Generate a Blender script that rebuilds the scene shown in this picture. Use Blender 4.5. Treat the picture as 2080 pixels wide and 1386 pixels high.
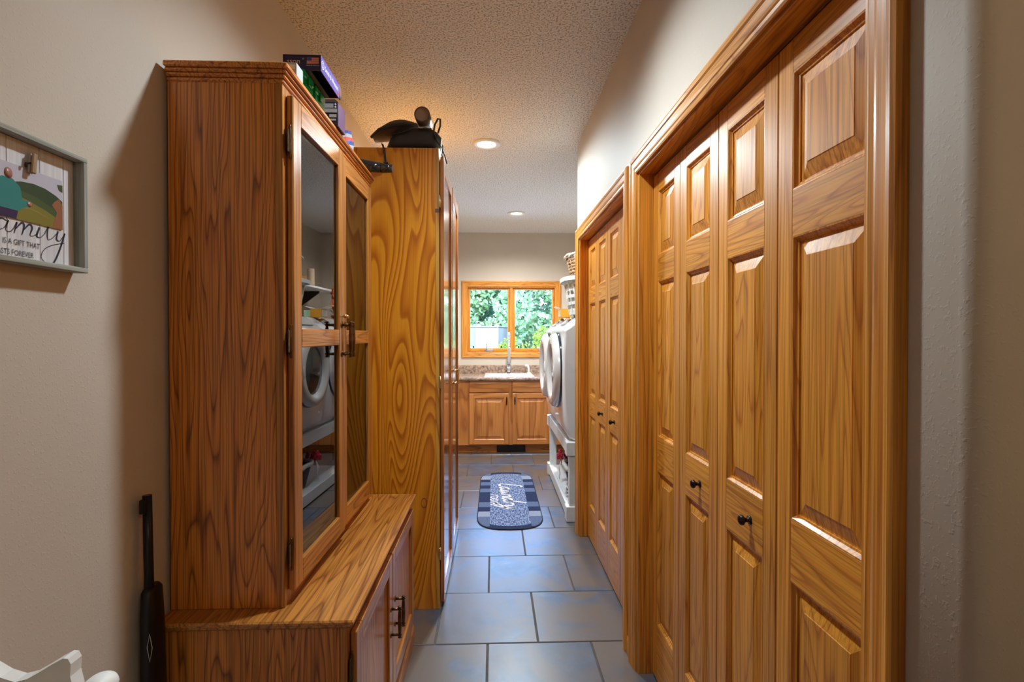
import bpy, bmesh, math, random
from mathutils import Vector, Matrix

for _o in list(bpy.data.objects):
    bpy.data.objects.remove(_o)
SC = bpy.context.scene
COL = SC.collection
R = math.radians
random.seed(7)

# ------------------------------------------------------------------ camera
cam_d = bpy.data.cameras.new('camera')
cam_d.lens = 18.0
cam_d.sensor_width = 36.0
cam_d.clip_start = 0.02
cam_d.clip_end = 300
cam = bpy.data.objects.new('camera', cam_d)
COL.objects.link(cam)
cam.location = (0, 0, 1.385)
cam.rotation_euler = (R(90 - 0.606), 0, R(-2.04))
SC.camera = cam

# ------------------------------------------------------------------ world, sun, daylight, exposure
W = bpy.data.worlds.new('world')
SC.world = W
W.use_nodes = True
_n = W.node_tree.nodes
_n.clear()
_out = _n.new('ShaderNodeOutputWorld')
_bg = _n.new('ShaderNodeBackground')
_sky = _n.new('ShaderNodeTexSky')
_sky.sky_type = 'NISHITA'
_sky.sun_disc = False
_sky.sun_elevation = R(48)
_sky.sun_rotation = R(200)
_sky.air_density = 1.3
_sky.ozone_density = 6.0
_bg.inputs['Strength'].default_value = 3.6
W.node_tree.links.new(_sky.outputs[0], _bg.inputs[0])
W.node_tree.links.new(_bg.outputs[0], _out.inputs[0])

sun_d = bpy.data.lights.new('sun', 'SUN')
sun_d.energy = 5.0
sun_d.angle = R(0.6)
sun_d.color = (1.0, 0.96, 0.88)
sun = bpy.data.objects.new('sun', sun_d)
COL.objects.link(sun)
sun.location = (0, -10, 20)
sun.rotation_euler = (R(42), 0, R(-24))

# sampling portal in the laundry window (gives off no light of its own)
por_d = bpy.data.lights.new('window_portal', 'AREA')
por_d.shape = 'RECTANGLE'
por_d.size = 1.16
por_d.size_y = .86
por_d.cycles.is_portal = True
por = bpy.data.objects.new('window_portal', por_d)
COL.objects.link(por)
por.location = (.229, 6.83, 1.595)
por.rotation_euler = (R(-90), 0, 0)

VS = SC.view_settings
VS.view_transform = 'Standard'
VS.look = 'None'
VS.gamma = 1.0
VS.use_curve_mapping = False
VS.exposure = 0.36
try:
    SC.cycles.use_denoising = True
    SC.cycles.max_bounces = 10
    SC.cycles.diffuse_bounces = 5
    SC.cycles.glossy_bounces = 5
    SC.cycles.transparent_max_bounces = 12
    SC.cycles.sample_clamp_indirect = 6
    SC.cycles.caustics_reflective = False
    SC.cycles.caustics_refractive = False
except Exception:
    pass

# ================================================================== dimensions (metres)
XL = -0.858          # left wall face
XR = 0.590           # right (closet) wall face
YB = 6.66            # back wall face
ZC = 2.72            # ceiling
YE = 3.60            # end of the closet wall
YS = 0.60            # start of the closet wall
XLR = 1.40           # right wall of the laundry
YF = -3.0            # back of the entry room
XF = 3.0             # right side of the entry room

# ================================================================== helpers
ORG = {}


class MB:
    """Collects geometry in world coordinates; build() links it as one mesh object."""

    def __init__(self):
        self.v = []
        self.f = []
        self.m = []
        self.s = []

    def add(self, vs, fs, mi=0, smooth=False):
        b = len(self.v)
        self.v += [tuple(p) for p in vs]
        for q in fs:
            self.f.append([b + i for i in q])
            self.m.append(mi)
            self.s.append(smooth)
        return self

    def box(self, x0, x1, y0, y1, z0, z1, c=0.0, mi=0):
        x0, x1 = min(x0, x1), max(x0, x1)
        y0, y1 = min(y0, y1), max(y0, y1)
        z0, z1 = min(z0, z1), max(z0, z1)
        c = min(c, (x1 - x0) * .45, (y1 - y0) * .45, (z1 - z0) * .45)
        if c <= 0:
            vs = [(x, y, z) for x in (x0, x1) for y in (y0, y1) for z in (z0, z1)]
            fs = [(0, 1, 3, 2), (4, 6, 7, 5), (0, 4, 5, 1), (2, 3, 7, 6), (0, 2, 6, 4), (1, 5, 7, 3)]
            return self.add(vs, fs, mi)
        bm = bmesh.new()
        bmesh.ops.create_cube(bm, size=1)
        for v in bm.verts:
            v.co = Vector(((x0 + x1) / 2 + v.co.x * (x1 - x0), (y0 + y1) / 2 + v.co.y * (y1 - y0), (z0 + z1) / 2 + v.co.z * (z1 - z0)))
        bmesh.ops.bevel(bm, geom=bm.edges[:], offset=c, segments=1 if c < .004 else 2, affect='EDGES', profile=.5)
        bm.verts.index_update()
        self.add([v.co for v in bm.verts], [[v.index for v in f.verts] for f in bm.faces], mi)
        bm.free()
        return self

    def lathe(self, prof, center, axis='Z', n=24, mi=0, smooth=True, caps=True, sx=1, sy=1):
        """prof: list of (radius, height along the axis)."""
        c = Vector(center)
        vs = []
        for (r, hh) in prof:
            for i in range(n):
                a = 2 * math.pi * i / n
                u, w = r * math.cos(a) * sx, r * math.sin(a) * sy
                if axis == 'Z':
                    p = Vector((u, w, hh))
                elif axis == 'X':
                    p = Vector((hh, u, w))
                else:
                    p = Vector((u, hh, w))
                vs.append(c + p)
        fs = []
        for k in range(len(prof) - 1):
            for i in range(n):
                j = (i + 1) % n
                fs.append((k * n + i, k * n + j, (k + 1) * n + j, (k + 1) * n + i))
        self.add(vs, fs, mi, smooth)
        if caps:
            if prof[0][0] > 1e-6:
                self.add([vs[i] for i in range(n)], [tuple(range(n))[::-1]], mi)
            if prof[-1][0] > 1e-6:
                self.add([vs[(len(prof) - 1) * n + i] for i in range(n)], [tuple(range(n))], mi)
        return self

    def tube(self, pts, r, n=10, mi=0, smooth=True, caps=True, flat=1.0, closed=False):
        pts = [Vector(p) for p in pts]
        if not isinstance(r, (list, tuple)):
            r = [r] * len(pts)
        prev = None
        rings = []
        m = len(pts)
        for k, p in enumerate(pts):
            if closed:
                t = pts[(k + 1) % m] - pts[k - 1]
            else:
                t = pts[min(k + 1, m - 1)] - pts[max(k - 1, 0)]
            t.normalize()
            if prev is None:
                ref = Vector((0, 0, 1)) if abs(t.z) < .9 else Vector((1, 0, 0))
                u = t.cross(ref).normalized()
            else:
                u = (prev - t * prev.dot(t)).normalized()
            prev = u
            w = t.cross(u)
            rings.append([p + u * (r[k] * math.cos(2 * math.pi * i / n)) + w * (r[k] * flat * math.sin(2 * math.pi * i / n)) for i in range(n)])
        vs = [q for ring in rings for q in ring]
        fs = []
        for k in range(m if closed else m - 1):
            k2 = (k + 1) % m
            for i in range(n):
                j = (i + 1) % n
                fs.append((k * n + i, k * n + j, k2 * n + j, k2 * n + i))
        self.add(vs, fs, mi, smooth)
        if caps and not closed:
            self.add(rings[0], [tuple(range(n))[::-1]], mi)
            self.add(rings[-1], [tuple(range(n))], mi)
        return self

    def prism(self, poly, fn, t0, t1, mi=0, smooth=False):
        """poly: 2D outline; fn(u, v, t) -> world."""
        n = len(poly)
        a = [fn(u, v, t0) for u, v in poly]
        b = [fn(u, v, t1) for u, v in poly]
        self.add(a + b, [(i, (i + 1) % n, n + (i + 1) % n, n + i) for i in range(n)], mi, smooth)
        self.add(a, [tuple(range(n))[::-1]], mi)
        self.add(b, [tuple(range(n))], mi)
        return self

    def ell(self, c, rx, ry, rz, n=16, m=10, mi=0, p=1.0):
        vs, fs = [], []
        for k in range(m + 1):
            th = math.pi * k / m
            for i in range(n):
                a = 2 * math.pi * i / n
                sg = lambda q: math.copysign(abs(q) ** p, q)
                vs.append((c[0] + rx * sg(math.sin(th)) * sg(math.cos(a)), c[1] + ry * sg(math.sin(th)) * sg(math.sin(a)), c[2] + rz * sg(math.cos(th))))
        for k in range(m):
            for i in range(n):
                j = (i + 1) % n
                fs.append((k * n + i, (k + 1) * n + i, (k + 1) * n + j, k * n + j))
        return self.add(vs, fs, mi, True)

    def xf(self, M, start=0):
        for i in range(start, len(self.v)):
            self.v[i] = tuple(M @ Vector(self.v[i]))
        return self

    def build(self, name, mat, parent=None, origin=None):
        xs, ys, zs = zip(*self.v)
        if origin is None:
            origin = Vector(((min(xs) + max(xs)) / 2, (min(ys) + max(ys)) / 2, min(zs)))
        origin = Vector(origin)
        me = bpy.data.meshes.new(name)
        me.from_pydata([tuple(Vector(p) - origin) for p in self.v], [], self.f)
        mats = mat if isinstance(mat, (list, tuple)) else [mat]
        for mm in mats:
            me.materials.append(mm)
        me.polygons.foreach_set('material_index', self.m)
        me.polygons.foreach_set('use_smooth', self.s)
        me.validate()
        bm = bmesh.new()
        bm.from_mesh(me)
        bmesh.ops.remove_doubles(bm, verts=bm.verts, dist=1e-5)
        bmesh.ops.recalc_face_normals(bm, faces=bm.faces)
        bm.to_mesh(me)
        bm.free()
        o = bpy.data.objects.new(name, me)
        COL.objects.link(o)
        ORG[o] = origin
        if parent is not None:
            o.parent = parent
            o.location = origin - ORG[parent]
        else:
            o.location = origin
        return o


def tag(o, label=None, cat=None, group=None, kind=None):
    if label:
        o['label'] = label
    if cat:
        o['category'] = cat
    if group:
        o['group'] = group
    if kind:
        o['kind'] = kind
    return o


def thing(name, loc, label, cat=None, group=None, kind=None):
    o = bpy.data.objects.new(name, None)
    o.empty_display_size = .1
    COL.objects.link(o)
    o.location = loc
    ORG[o] = Vector(loc)
    return tag(o, label, cat, group, kind)


def B(*a, **k):
    return MB().box(*a, **k)


def text_mesh(body, size, fn, t=0.0006, sx=1.0, align='CENTER', shear=0.0):
    """Flat lettering: fn(u, v, t) -> world."""
    cu = bpy.data.curves.new('lettering', 'FONT')
    cu.body = body
    cu.size = size
    cu.align_x = align
    cu.align_y = 'CENTER'
    cu.shear = shear
    cu.resolution_u = 3
    ob = bpy.data.objects.new('lettering_tmp', cu)
    COL.objects.link(ob)
    me = bpy.data.meshes.new_from_object(ob)
    mb = MB()
    mb.add([fn(v.co.x * sx, v.co.y, t) for v in me.vertices], [list(p.vertices) for p in me.polygons])
    bpy.data.objects.remove(ob)
    bpy.data.meshes.remove(me)
    return mb


def ribbon(pts, w, fn, t=0.0006, mb=None):
    """Flat pen stroke through 2D points with a width per point, smoothed."""
    mb = mb or MB()
    n = len(pts)
    if not isinstance(w, (list, tuple)):
        w = [w] * n
    P, Wd = [], []
    for i in range(n - 1):
        p0, p1, p2, p3 = [Vector(pts[max(0, min(n - 1, j))]) for j in (i - 1, i, i + 1, i + 2)]
        for k in range(5):
            s = k / 5
            P.append(0.5 * ((2 * p1) + (p2 - p0) * s + (2 * p0 - 5 * p1 + 4 * p2 - p3) * s * s + (3 * p1 - p0 - 3 * p2 + p3) * s ** 3))
            Wd.append(w[i] * (1 - s) + w[i + 1] * s)
    P.append(Vector(pts[-1]))
    Wd.append(w[-1])
    vs = []
    for i, p in enumerate(P):
        d = P[min(i + 1, len(P) - 1)] - P[max(i - 1, 0)]
        if d.length < 1e-9:
            d = Vector((1, 0))
        d.normalize()
        nn = Vector((-d.y, d.x)) * Wd[i] / 2
        vs += [fn(p.x + nn.x, p.y + nn.y, t), fn(p.x - nn.x, p.y - nn.y, t)]
    mb.add(vs, [(2 * i, 2 * i + 1, 2 * i + 3, 2 * i + 2) for i in range(len(P) - 1)])
    return mb


# ================================================================== materials
def new_mat(name):
    m = bpy.data.materials.new(name)
    m.use_nodes = True
    nt = m.node_tree
    bs = nt.nodes['Principled BSDF']
    return m, nt, bs


def ramp(nt, stops, interp='LINEAR'):
    r = nt.nodes.new('ShaderNodeValToRGB')
    r.color_ramp.interpolation = interp
    el = r.color_ramp.elements
    while len(el) < len(stops):
        el.new(0.5)
    for e, (p, c) in zip(el, stops):
        e.position = p
        e.color = (*c, 1) if len(c) == 3 else c
    return r


def plain(name, col, rough=.5, metal=0.0, coat=0.0, spec=.5, emit=None, es=1.0, noise=0.0, nscale=30, bump=0.0, bscale=200, trans=0, ior=1.5):
    m, nt, bs = new_mat(name)
    bs.inputs['Base Color'].default_value = (*col, 1)
    bs.inputs['Roughness'].default_value = rough
    bs.inputs['Metallic'].default_value = metal
    bs.inputs['Coat Weight'].default_value = coat
    bs.inputs['Specular IOR Level'].default_value = spec
    bs.inputs['IOR'].default_value = ior
    if trans:
        bs.inputs['Transmission Weight'].default_value = trans
    if emit:
        bs.inputs['Emission Color'].default_value = (*emit, 1)
        bs.inputs['Emission Strength'].default_value = es
    L = nt.links.new
    tc = nt.nodes.new('ShaderNodeTexCoord')
    if noise:
        nz = nt.nodes.new('ShaderNodeTexNoise')
        nz.inputs['Scale'].default_value = nscale
        nz.inputs['Detail'].default_value = 4
        L(tc.outputs['Object'], nz.inputs['Vector'])
        rp = ramp(nt, [(.3, tuple(max(0, c * (1 - noise)) for c in col)), (.7, tuple(min(1, c * (1 + noise)) for c in col))])
        L(nz.outputs['Fac'], rp.inputs[0])
        L(rp.outputs[0], bs.inputs['Base Color'])
    if bump:
        nb = nt.nodes.new('ShaderNodeTexNoise')
        nb.inputs['Scale'].default_value = bscale
        nb.inputs['Detail'].default_value = 2
        L(tc.outputs['Object'], nb.inputs['Vector'])
        bp = nt.nodes.new('ShaderNodeBump')
        bp.inputs['Strength'].default_value = bump
        bp.inputs['Distance'].default_value = .004
        L(nb.outputs['Fac'], bp.inputs['Height'])
        L(bp.outputs[0], bs.inputs['Normal'])
    return m


def wood(name, light, mid, dark, axis='Z', freq=5.5, lines=9.0, stretch=.10, rough=.32, coat=.35, pore=.35, vary=.12, distort=.35, knots=False, stops=None):
    """Flat-sawn grain: contour lines of a stretched noise, plus fine pores along the grain."""
    m, nt, bs = new_mat(name)
    L = nt.links.new
    N = nt.nodes.new
    tc = N('ShaderNodeTexCoord')
    oi = N('ShaderNodeObjectInfo')
    off = N('ShaderNodeVectorMath')
    off.operation = 'MULTIPLY'
    comb = N('ShaderNodeCombineXYZ')
    for i in range(3):
        L(oi.outputs['Random'], comb.inputs[i])
    L(comb.outputs[0], off.inputs[0])
    off.inputs[1].default_value = (37.0, 23.0, 41.0)
    add = N('ShaderNodeVectorMath')
    add.operation = 'ADD'
    L(tc.outputs['Object'], add.inputs[0])
    L(off.outputs[0], add.inputs[1])
    sc = {'X': (stretch, 1, 1), 'Y': (1, stretch, 1), 'Z': (1, 1, stretch)}[axis]
    mp = N('ShaderNodeMapping')
    mp.inputs['Scale'].default_value = sc
    L(add.outputs[0], mp.inputs['Vector'])
    nz = N('ShaderNodeTexNoise')
    nz.inputs['Scale'].default_value = freq
    nz.inputs['Detail'].default_value = 1.6
    nz.inputs['Roughness'].default_value = .42
    nz.inputs['Distortion'].default_value = distort
    L(mp.outputs[0], nz.inputs['Vector'])
    ml = N('ShaderNodeMath')
    ml.operation = 'MULTIPLY'
    ml.inputs[1].default_value = lines
    L(nz.outputs['Fac'], ml.inputs[0])
    fr = N('ShaderNodeMath')
    fr.operation = 'FRACT'
    L(ml.outputs[0], fr.inputs[0])
    rp = ramp(nt, stops or [(0, mid), (.10, light), (.45, light), (.78, mid), (.93, dark), (1.0, mid)])
    L(fr.outputs[0], rp.inputs[0])
    # pores
    sp = tuple((3.0 if a == axis else 230.0) for a in 'XYZ')
    mp2 = N('ShaderNodeMapping')
    mp2.inputs['Scale'].default_value = sp
    L(add.outputs[0], mp2.inputs['Vector'])
    n2 = N('ShaderNodeTexNoise')
    n2.inputs['Scale'].default_value = 1.0
    n2.inputs['Detail'].default_value = 2.0
    L(mp2.outputs[0], n2.inputs['Vector'])
    r2 = ramp(nt, [(.38, (1 - pore,) * 3), (.55, (1, 1, 1)), (.75, (1 + pore * .15,) * 3)])
    L(n2.outputs['Fac'], r2.inputs[0])
    mx = N('ShaderNodeMix')
    mx.data_type = 'RGBA'
    mx.blend_type = 'MULTIPLY'
    mx.inputs['Factor'].default_value = 1.0
    L(rp.outputs[0], mx.inputs['A'])
    L(r2.outputs[0], mx.inputs['B'])
    # tone of the single board
    hs = N('ShaderNodeHueSaturation')
    mr = N('ShaderNodeMapRange')
    mr.inputs['To Min'].default_value = 1 - vary
    mr.inputs['To Max'].default_value = 1 + vary
    L(oi.outputs['Random'], mr.inputs['Value'])
    L(mr.outputs[0], hs.inputs['Value'])
    col = mx.outputs['Result']
    if knots:
        vo = N('ShaderNodeTexVoronoi')
        vo.inputs['Scale'].default_value = 2.1
        L(add.outputs[0], vo.inputs['Vector'])
        rk = ramp(nt, [(0.0, (.12, .04, .015)), (.05, (.30, .10, .03)), (.075, (1, 1, 1))])
        L(vo.outputs['Distance'], rk.inputs[0])
        mk = N('ShaderNodeMix')
        mk.data_type = 'RGBA'
        mk.blend_type = 'MULTIPLY'
        mk.inputs['Factor'].default_value = .8
        L(col, mk.inputs['A'])
        L(rk.outputs[0], mk.inputs['B'])
        col = mk.outputs['Result']
    L(col, hs.inputs['Color'])
    L(hs.outputs[0], bs.inputs['Base Color'])
    bs.inputs['Roughness'].default_value = rough
    bs.inputs['Coat Weight'].default_value = coat
    bs.inputs['Coat Roughness'].default_value = .22 if coat < .7 else .10
    bp = N('ShaderNodeBump')
    bp.inputs['Strength'].default_value = .12
    bp.inputs['Distance'].default_value = .001
    L(n2.outputs['Fac'], bp.inputs['Height'])
    L(bp.outputs[0], bs.inputs['Normal'])
    return m


def wall_paint(name, col, bump=.16, scale=150, rough=.62):
    m, nt, bs = new_mat(name)
    L = nt.links.new
    tc = nt.nodes.new('ShaderNodeTexCoord')
    nz = nt.nodes.new('ShaderNodeTexNoise')
    nz.inputs['Scale'].default_value = scale
    nz.inputs['Detail'].default_value = 3
    L(tc.outputs['Object'], nz.inputs['Vector'])
    rp = ramp(nt, [(.56, (0, 0, 0)), (.70, (1, 1, 1))])
    L(nz.outputs['Fac'], rp.inputs[0])
    bp = nt.nodes.new('ShaderNodeBump')
    bp.inputs['Strength'].default_value = bump
    bp.inputs['Distance'].default_value = .0025
    L(rp.outputs[0], bp.inputs['Height'])
    L(bp.outputs[0], bs.inputs['Normal'])
    n3 = nt.nodes.new('ShaderNodeTexNoise')
    n3.inputs['Scale'].default_value = 2.2
    L(tc.outputs['Object'], n3.inputs['Vector'])
    r3 = ramp(nt, [(.3, tuple(c * .96 for c in col)), (.7, tuple(c * 1.03 for c in col))])
    L(n3.outputs['Fac'], r3.inputs[0])
    L(r3.outputs[0], bs.inputs['Base Color'])
    bs.inputs['Roughness'].default_value = rough
    bs.inputs['Specular IOR Level'].default_value = .35
    return m


def popcorn(name):
    m, nt, bs = new_mat(name)
    L = nt.links.new
    tc = nt.nodes.new('ShaderNodeTexCoord')
    vo = nt.nodes.new('ShaderNodeTexNoise')
    vo.inputs['Scale'].default_value = 115
    vo.inputs['Detail'].default_value = 3
    vo.inputs['Roughness'].default_value = .6
    L(tc.outputs['Object'], vo.inputs['Vector'])
    rp = ramp(nt, [(.37, (.36, .36, .34)), (.47, (.78, .79, .77)), (.55, (.91, .92, .92))])  # dark stops paint the shade in the pits between bumps
    L(vo.outputs['Fac'], rp.inputs[0])
    L(rp.outputs[0], bs.inputs['Base Color'])
    bp = nt.nodes.new('ShaderNodeBump')
    bp.inputs['Strength'].default_value = .9
    bp.inputs['Distance'].default_value = .006
    L(vo.outputs['Fac'], bp.inputs['Height'])
    L(bp.outputs[0], bs.inputs['Normal'])
    bs.inputs['Roughness'].default_value = .9
    bs.inputs['Specular IOR Level'].default_value = .1
    return m


def slate(name):
    m, nt, bs = new_mat(name)
    L = nt.links.new
    N = nt.nodes.new
    tc = N('ShaderNodeTexCoord')
    oi = N('ShaderNodeObjectInfo')
    add = N('ShaderNodeVectorMath')
    add.operation = 'ADD'
    comb = N('ShaderNodeCombineXYZ')
    mu = N('ShaderNodeMath')
    mu.operation = 'MULTIPLY'
    mu.inputs[1].default_value = 53.0
    L(oi.outputs['Random'], mu.inputs[0])
    for i in range(3):
        L(mu.outputs[0], comb.inputs[i])
    L(tc.outputs['Object'], add.inputs[0])
    L(comb.outputs[0], add.inputs[1])
    n1 = N('ShaderNodeTexNoise')
    n1.inputs['Scale'].default_value = 4.5
    n1.inputs['Detail'].default_value = 6
    n1.inputs['Roughness'].default_value = .62
    n1.inputs['Distortion'].default_value = 1.0
    L(add.outputs[0], n1.inputs['Vector'])
    r1 = ramp(nt, [(.26, (.055, .062, .085)), (.44, (.070, .092, .145)), (.57, (.09, .122, .19)), (.74, (.16, .175, .22))])  # mottling is the slate's own; its blue cast paints in sky reflection
    L(n1.outputs['Fac'], r1.inputs[0])
    n2 = N('ShaderNodeTexNoise')
    n2.inputs['Scale'].default_value = 2.4
    n2.inputs['Detail'].default_value = 3
    n2.inputs['Distortion'].default_value = 1.4
    L(add.outputs[0], n2.inputs['Vector'])
    r2 = ramp(nt, [(.36, (0, 0, 0)), (.56, (1, 1, 1))])
    L(n2.outputs['Fac'], r2.inputs[0])
    mx = N('ShaderNodeMix')
    mx.data_type = 'RGBA'
    L(r2.outputs[0], mx.inputs['Factor'])
    L(r1.outputs[0], mx.inputs['A'])
    mx.inputs['B'].default_value = (.150, .112, .088, 1)
    L(mx.outputs['Result'], bs.inputs['Base Color'])
    bs.inputs['Roughness'].default_value = .33
    bs.inputs['Specular IOR Level'].default_value = .85
    bs.inputs['Specular Tint'].default_value = (.60, .80, 1.0, 1)  # blue put into the sheen to imitate reflected sky
    n3 = N('ShaderNodeTexNoise')
    n3.inputs['Scale'].default_value = 14
    n3.inputs['Detail'].default_value = 5
    L(add.outputs[0], n3.inputs['Vector'])
    bp = N('ShaderNodeBump')
    bp.inputs['Strength'].default_value = .14
    bp.inputs['Distance'].default_value = .004
    L(n3.outputs['Fac'], bp.inputs['Height'])
    L(bp.outputs[0], bs.inputs['Normal'])
    return m


def glass_sheet(name, ior=1.55, tint=(1, 1, 1)):
    m = bpy.data.materials.new(name)
    m.use_nodes = True
    nt = m.node_tree
    nt.nodes.clear()
    L = nt.links.new
    o = nt.nodes.new('ShaderNodeOutputMaterial')
    tr = nt.nodes.new('ShaderNodeBsdfTransparent')
    tr.inputs[0].default_value = (*tint, 1)
    gl = nt.nodes.new('ShaderNodeBsdfGlossy')
    gl.inputs['Roughness'].default_value = 0.0
    fr = nt.nodes.new('ShaderNodeFresnel')
    fr.inputs['IOR'].default_value = ior
    mx = nt.nodes.new('ShaderNodeMixShader')
    L(fr.outputs[0], mx.inputs[0])
    L(tr.outputs[0], mx.inputs[1])
    L(gl.outputs[0], mx.inputs[2])
    L(mx.outputs[0], o.inputs[0])
    return m


def leafmat(name, a, b):
    m = bpy.data.materials.new(name)
    m.use_nodes = True
    nt = m.node_tree
    nt.nodes.clear()
    L = nt.links.new
    o = nt.nodes.new('ShaderNodeOutputMaterial')
    geo = nt.nodes.new('ShaderNodeNewGeometry')
    rp = ramp(nt, [(0, a), (1, b)])
    L(geo.outputs['Random Per Island'], rp.inputs[0])
    d = nt.nodes.new('ShaderNodeBsdfDiffuse')
    t = nt.nodes.new('ShaderNodeBsdfTranslucent')
    L(rp.outputs[0], d.inputs[0])
    L(rp.outputs[0], t.inputs[0])
    mx = nt.nodes.new('ShaderNodeMixShader')
    mx.inputs[0].default_value = .45
    L(d.outputs[0], mx.inputs[1])
    L(t.outputs[0], mx.inputs[2])
    L(mx.outputs[0], o.inputs[0])
    return m


M = {}
M['wall'] = wall_paint('wall_paint', (.60, .535, .455))
M['wall_back'] = M['wall']
M['ceiling'] = popcorn('popcorn_ceiling')
M['tile'] = slate('slate_tile')
M['grout'] = plain('grout', (.10, .092, .085), rough=.9, noise=.2)
HO = ((.76, .315, .036), (.68, .255, .027), (.48, .150, .014))     # honey oak of the doors
for a in 'XYZ':
    M['oak' + a] = wood('honey_oak_' + a.lower(), *HO, axis=a, freq=11, lines=14, stretch=.085, rough=.42, coat=.18, pore=.30, vary=.09)
M['oakS'] = wood('honey_oak_straight', *HO, axis='Z', freq=22, lines=7, stretch=.022, rough=.40, coat=.22, pore=.34, vary=.09, distort=.15)
DO = ((.68, .240, .030), (.57, .182, .020), (.24, .066, .009))   # darker stained oak of the display cabinet
for a in 'XYZ':
    M['dark' + a] = wood('stained_oak_' + a.lower(), *DO, axis=a, freq=13, lines=15, stretch=.075, rough=.38, coat=.35, pore=.42, vary=.08)
MO = ((.55, .225, .040), (.46, .168, .027), (.25, .075, .012))      # lighter stain of its front and top
for a in 'XYZ':
    M['med' + a] = wood('brown_oak_' + a.lower(), *MO, axis=a, freq=12.0, lines=14, stretch=.08, rough=.36, coat=.25, pore=.38)
PI_ = ((.70, .300, .022), (.56, .195, .014), (.36, .095, .008))
M['pine'] = wood('varnished_pine_plywood', *PI_, axis='Z', freq=3.8, lines=30, stretch=.15, rough=.28, coat=.5, pore=.10, distort=.8,
                 stops=[(0, (.70, .29, .020)), (.30, (.68, .275, .018)), (.62, (.55, .185, .012)), (.80, (.42, .12, .008)), (.90, (.46, .135, .009)), (1.0, (.70, .29, .020))])
M['pine_edge'] = wood('pine_edge', (.66, .36, .07), (.55, .27, .045), (.36, .14, .025), axis='Z', freq=8, lines=6, rough=.35, coat=.3, pore=.1)
CH = ((.46, .185, .058), (.37, .132, .038), (.22, .07, .02))       # reddish satin doors of the tall cabinet
for a in 'YZ':
    M['red' + a] = wood('red_oak_' + a.lower(), *CH, axis=a, freq=6, lines=7, rough=.20, coat=.8, pore=.2)
M['medS'] = wood('brown_oak_straight', *MO, axis='Z', freq=24, lines=7, stretch=.022, rough=.36, coat=.25, pore=.38, distort=.15)
SK = ((.66, .255, .062), (.56, .20, .043), (.40, .125, .026))       # sink cabinet
for a in 'XYZ':
    M['sink' + a] = wood('sink_cabinet_oak_' + a.lower(), *SK, axis=a, freq=7, lines=5, rough=.40, coat=.15, pore=.18, vary=.06)
M['bronze'] = plain('dark_bronze', (.045, .032, .028), rough=.28, metal=.9)
M['brass'] = plain('antique_brass', (.16, .095, .05), rough=.32, metal=1.0, noise=.35, nscale=90)
M['brass_light'] = plain('polished_brass', (.72, .55, .30), rough=.25, metal=1.0)
M['steel'] = plain('brushed_steel', (.62, .65, .68), rough=.25, metal=1.0)
M['chrome'] = plain('chrome', (.8, .82, .85), rough=.08, metal=1.0)
M['white'] = plain('white_enamel', (.86, .85, .87), rough=.25, coat=.5)
M['white_paint'] = plain('white_paint', (.78, .79, .78), rough=.45, noise=.05)
M['white_plastic'] = plain('white_plastic', (.78, .79, .76), rough=.4)
M['silver_plastic'] = plain('silver_plastic', (.74, .71, .70), rough=.20, metal=.12, coat=.5)
M['grey_plastic'] = plain('grey_plastic', (.33, .33, .33), rough=.35)
M['dark_glass'] = plain('tinted_glass', (.022, .03, .037), rough=.06, spec=.8)
M['black'] = plain('black_plastic', (.012, .012, .013), rough=.35)
M['black_gloss'] = plain('black_gloss', (.012, .012, .014), rough=.10, coat=.6)
M['black_cloth'] = plain('black_nylon', (.030, .030, .038), rough=.55, bump=.3, bscale=600)
M['brown_leather'] = plain('brown_leather', (.13, .092, .080), rough=.38, bump=.2, bscale=250)
M['tan_leather'] = plain('tan_leather', (.45, .36, .31), rough=.5)
M['gun_metal'] = plain('gun_metal', (.006, .005, .005), rough=.35, metal=.3)
M['line_white'] = plain('pale_line', (.75, .72, .66), rough=.6)
M['navy_card'] = plain('navy_card', (.028, .020, .075), rough=.35)
M['purple_card'] = plain('purple_card', (.10, .075, .30), rough=.30)
M['card_inner'] = plain('box_underside', (.045, .05, .085), rough=.5)
M['brown_card'] = plain('brown_card', (.10, .055, .045), rough=.7)
M['green_plastic'] = plain('green_plastic', (.0, .33, .065), rough=.22, coat=.3)
M['grey_card'] = plain('grey_card', (.45, .48, .48), rough=.6)
M['black_card'] = plain('black_card', (.020, .016, .026), rough=.4)
M['violet_card'] = plain('violet_card', (.13, .07, .15), rough=.4)
M['print_white'] = plain('print_white', (.80, .80, .80), rough=.6)
M['print_red'] = plain('print_red', (.60, .06, .05), rough=.6)
M['print_blue'] = plain('print_blue', (.05, .08, .30), rough=.6)
M['print_gold'] = plain('print_gold', (.55, .40, .24), rough=.5)
M['print_grey'] = plain('print_grey', (.35, .37, .40), rough=.6)
M['glass'] = glass_sheet('cabinet_glass', 2.5)
M['window_glass'] = glass_sheet('window_glass', 1.35)
M['lens1'] = plain('lamp_lens_cool', (.9, .9, .9), emit=(1, .96, 1.0), es=5.0)
M['lens2'] = plain('lamp_lens_warm', (.9, .8, .6), emit=(1, .72, .42), es=4.0)
M['laminate'] = plain('granite_laminate', (.33, .235, .18), rough=.22, noise=.55, nscale=38)
M['felt'] = plain('dark_cabinet_lining', (.060, .034, .018), rough=.8)
M['shed_white'] = plain('trailer_white', (.075, .075, .078), rough=.5)
M['shed_blue'] = plain('trailer_pale_blue', (.030, .055, .072), rough=.5)
M['grass'] = plain('grass', (.03, .06, .012), rough=.9, noise=.5, nscale=1.5)
M['bark'] = plain('bark', (.13, .11, .09), rough=.9, noise=.4, nscale=4)
M['birch'] = plain('birch_bark', (.70, .70, .66), rough=.8, noise=.3, nscale=3)
M['leaf1'] = leafmat('leaf_mid', (.13, .26, .13), (.28, .42, .25))
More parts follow.
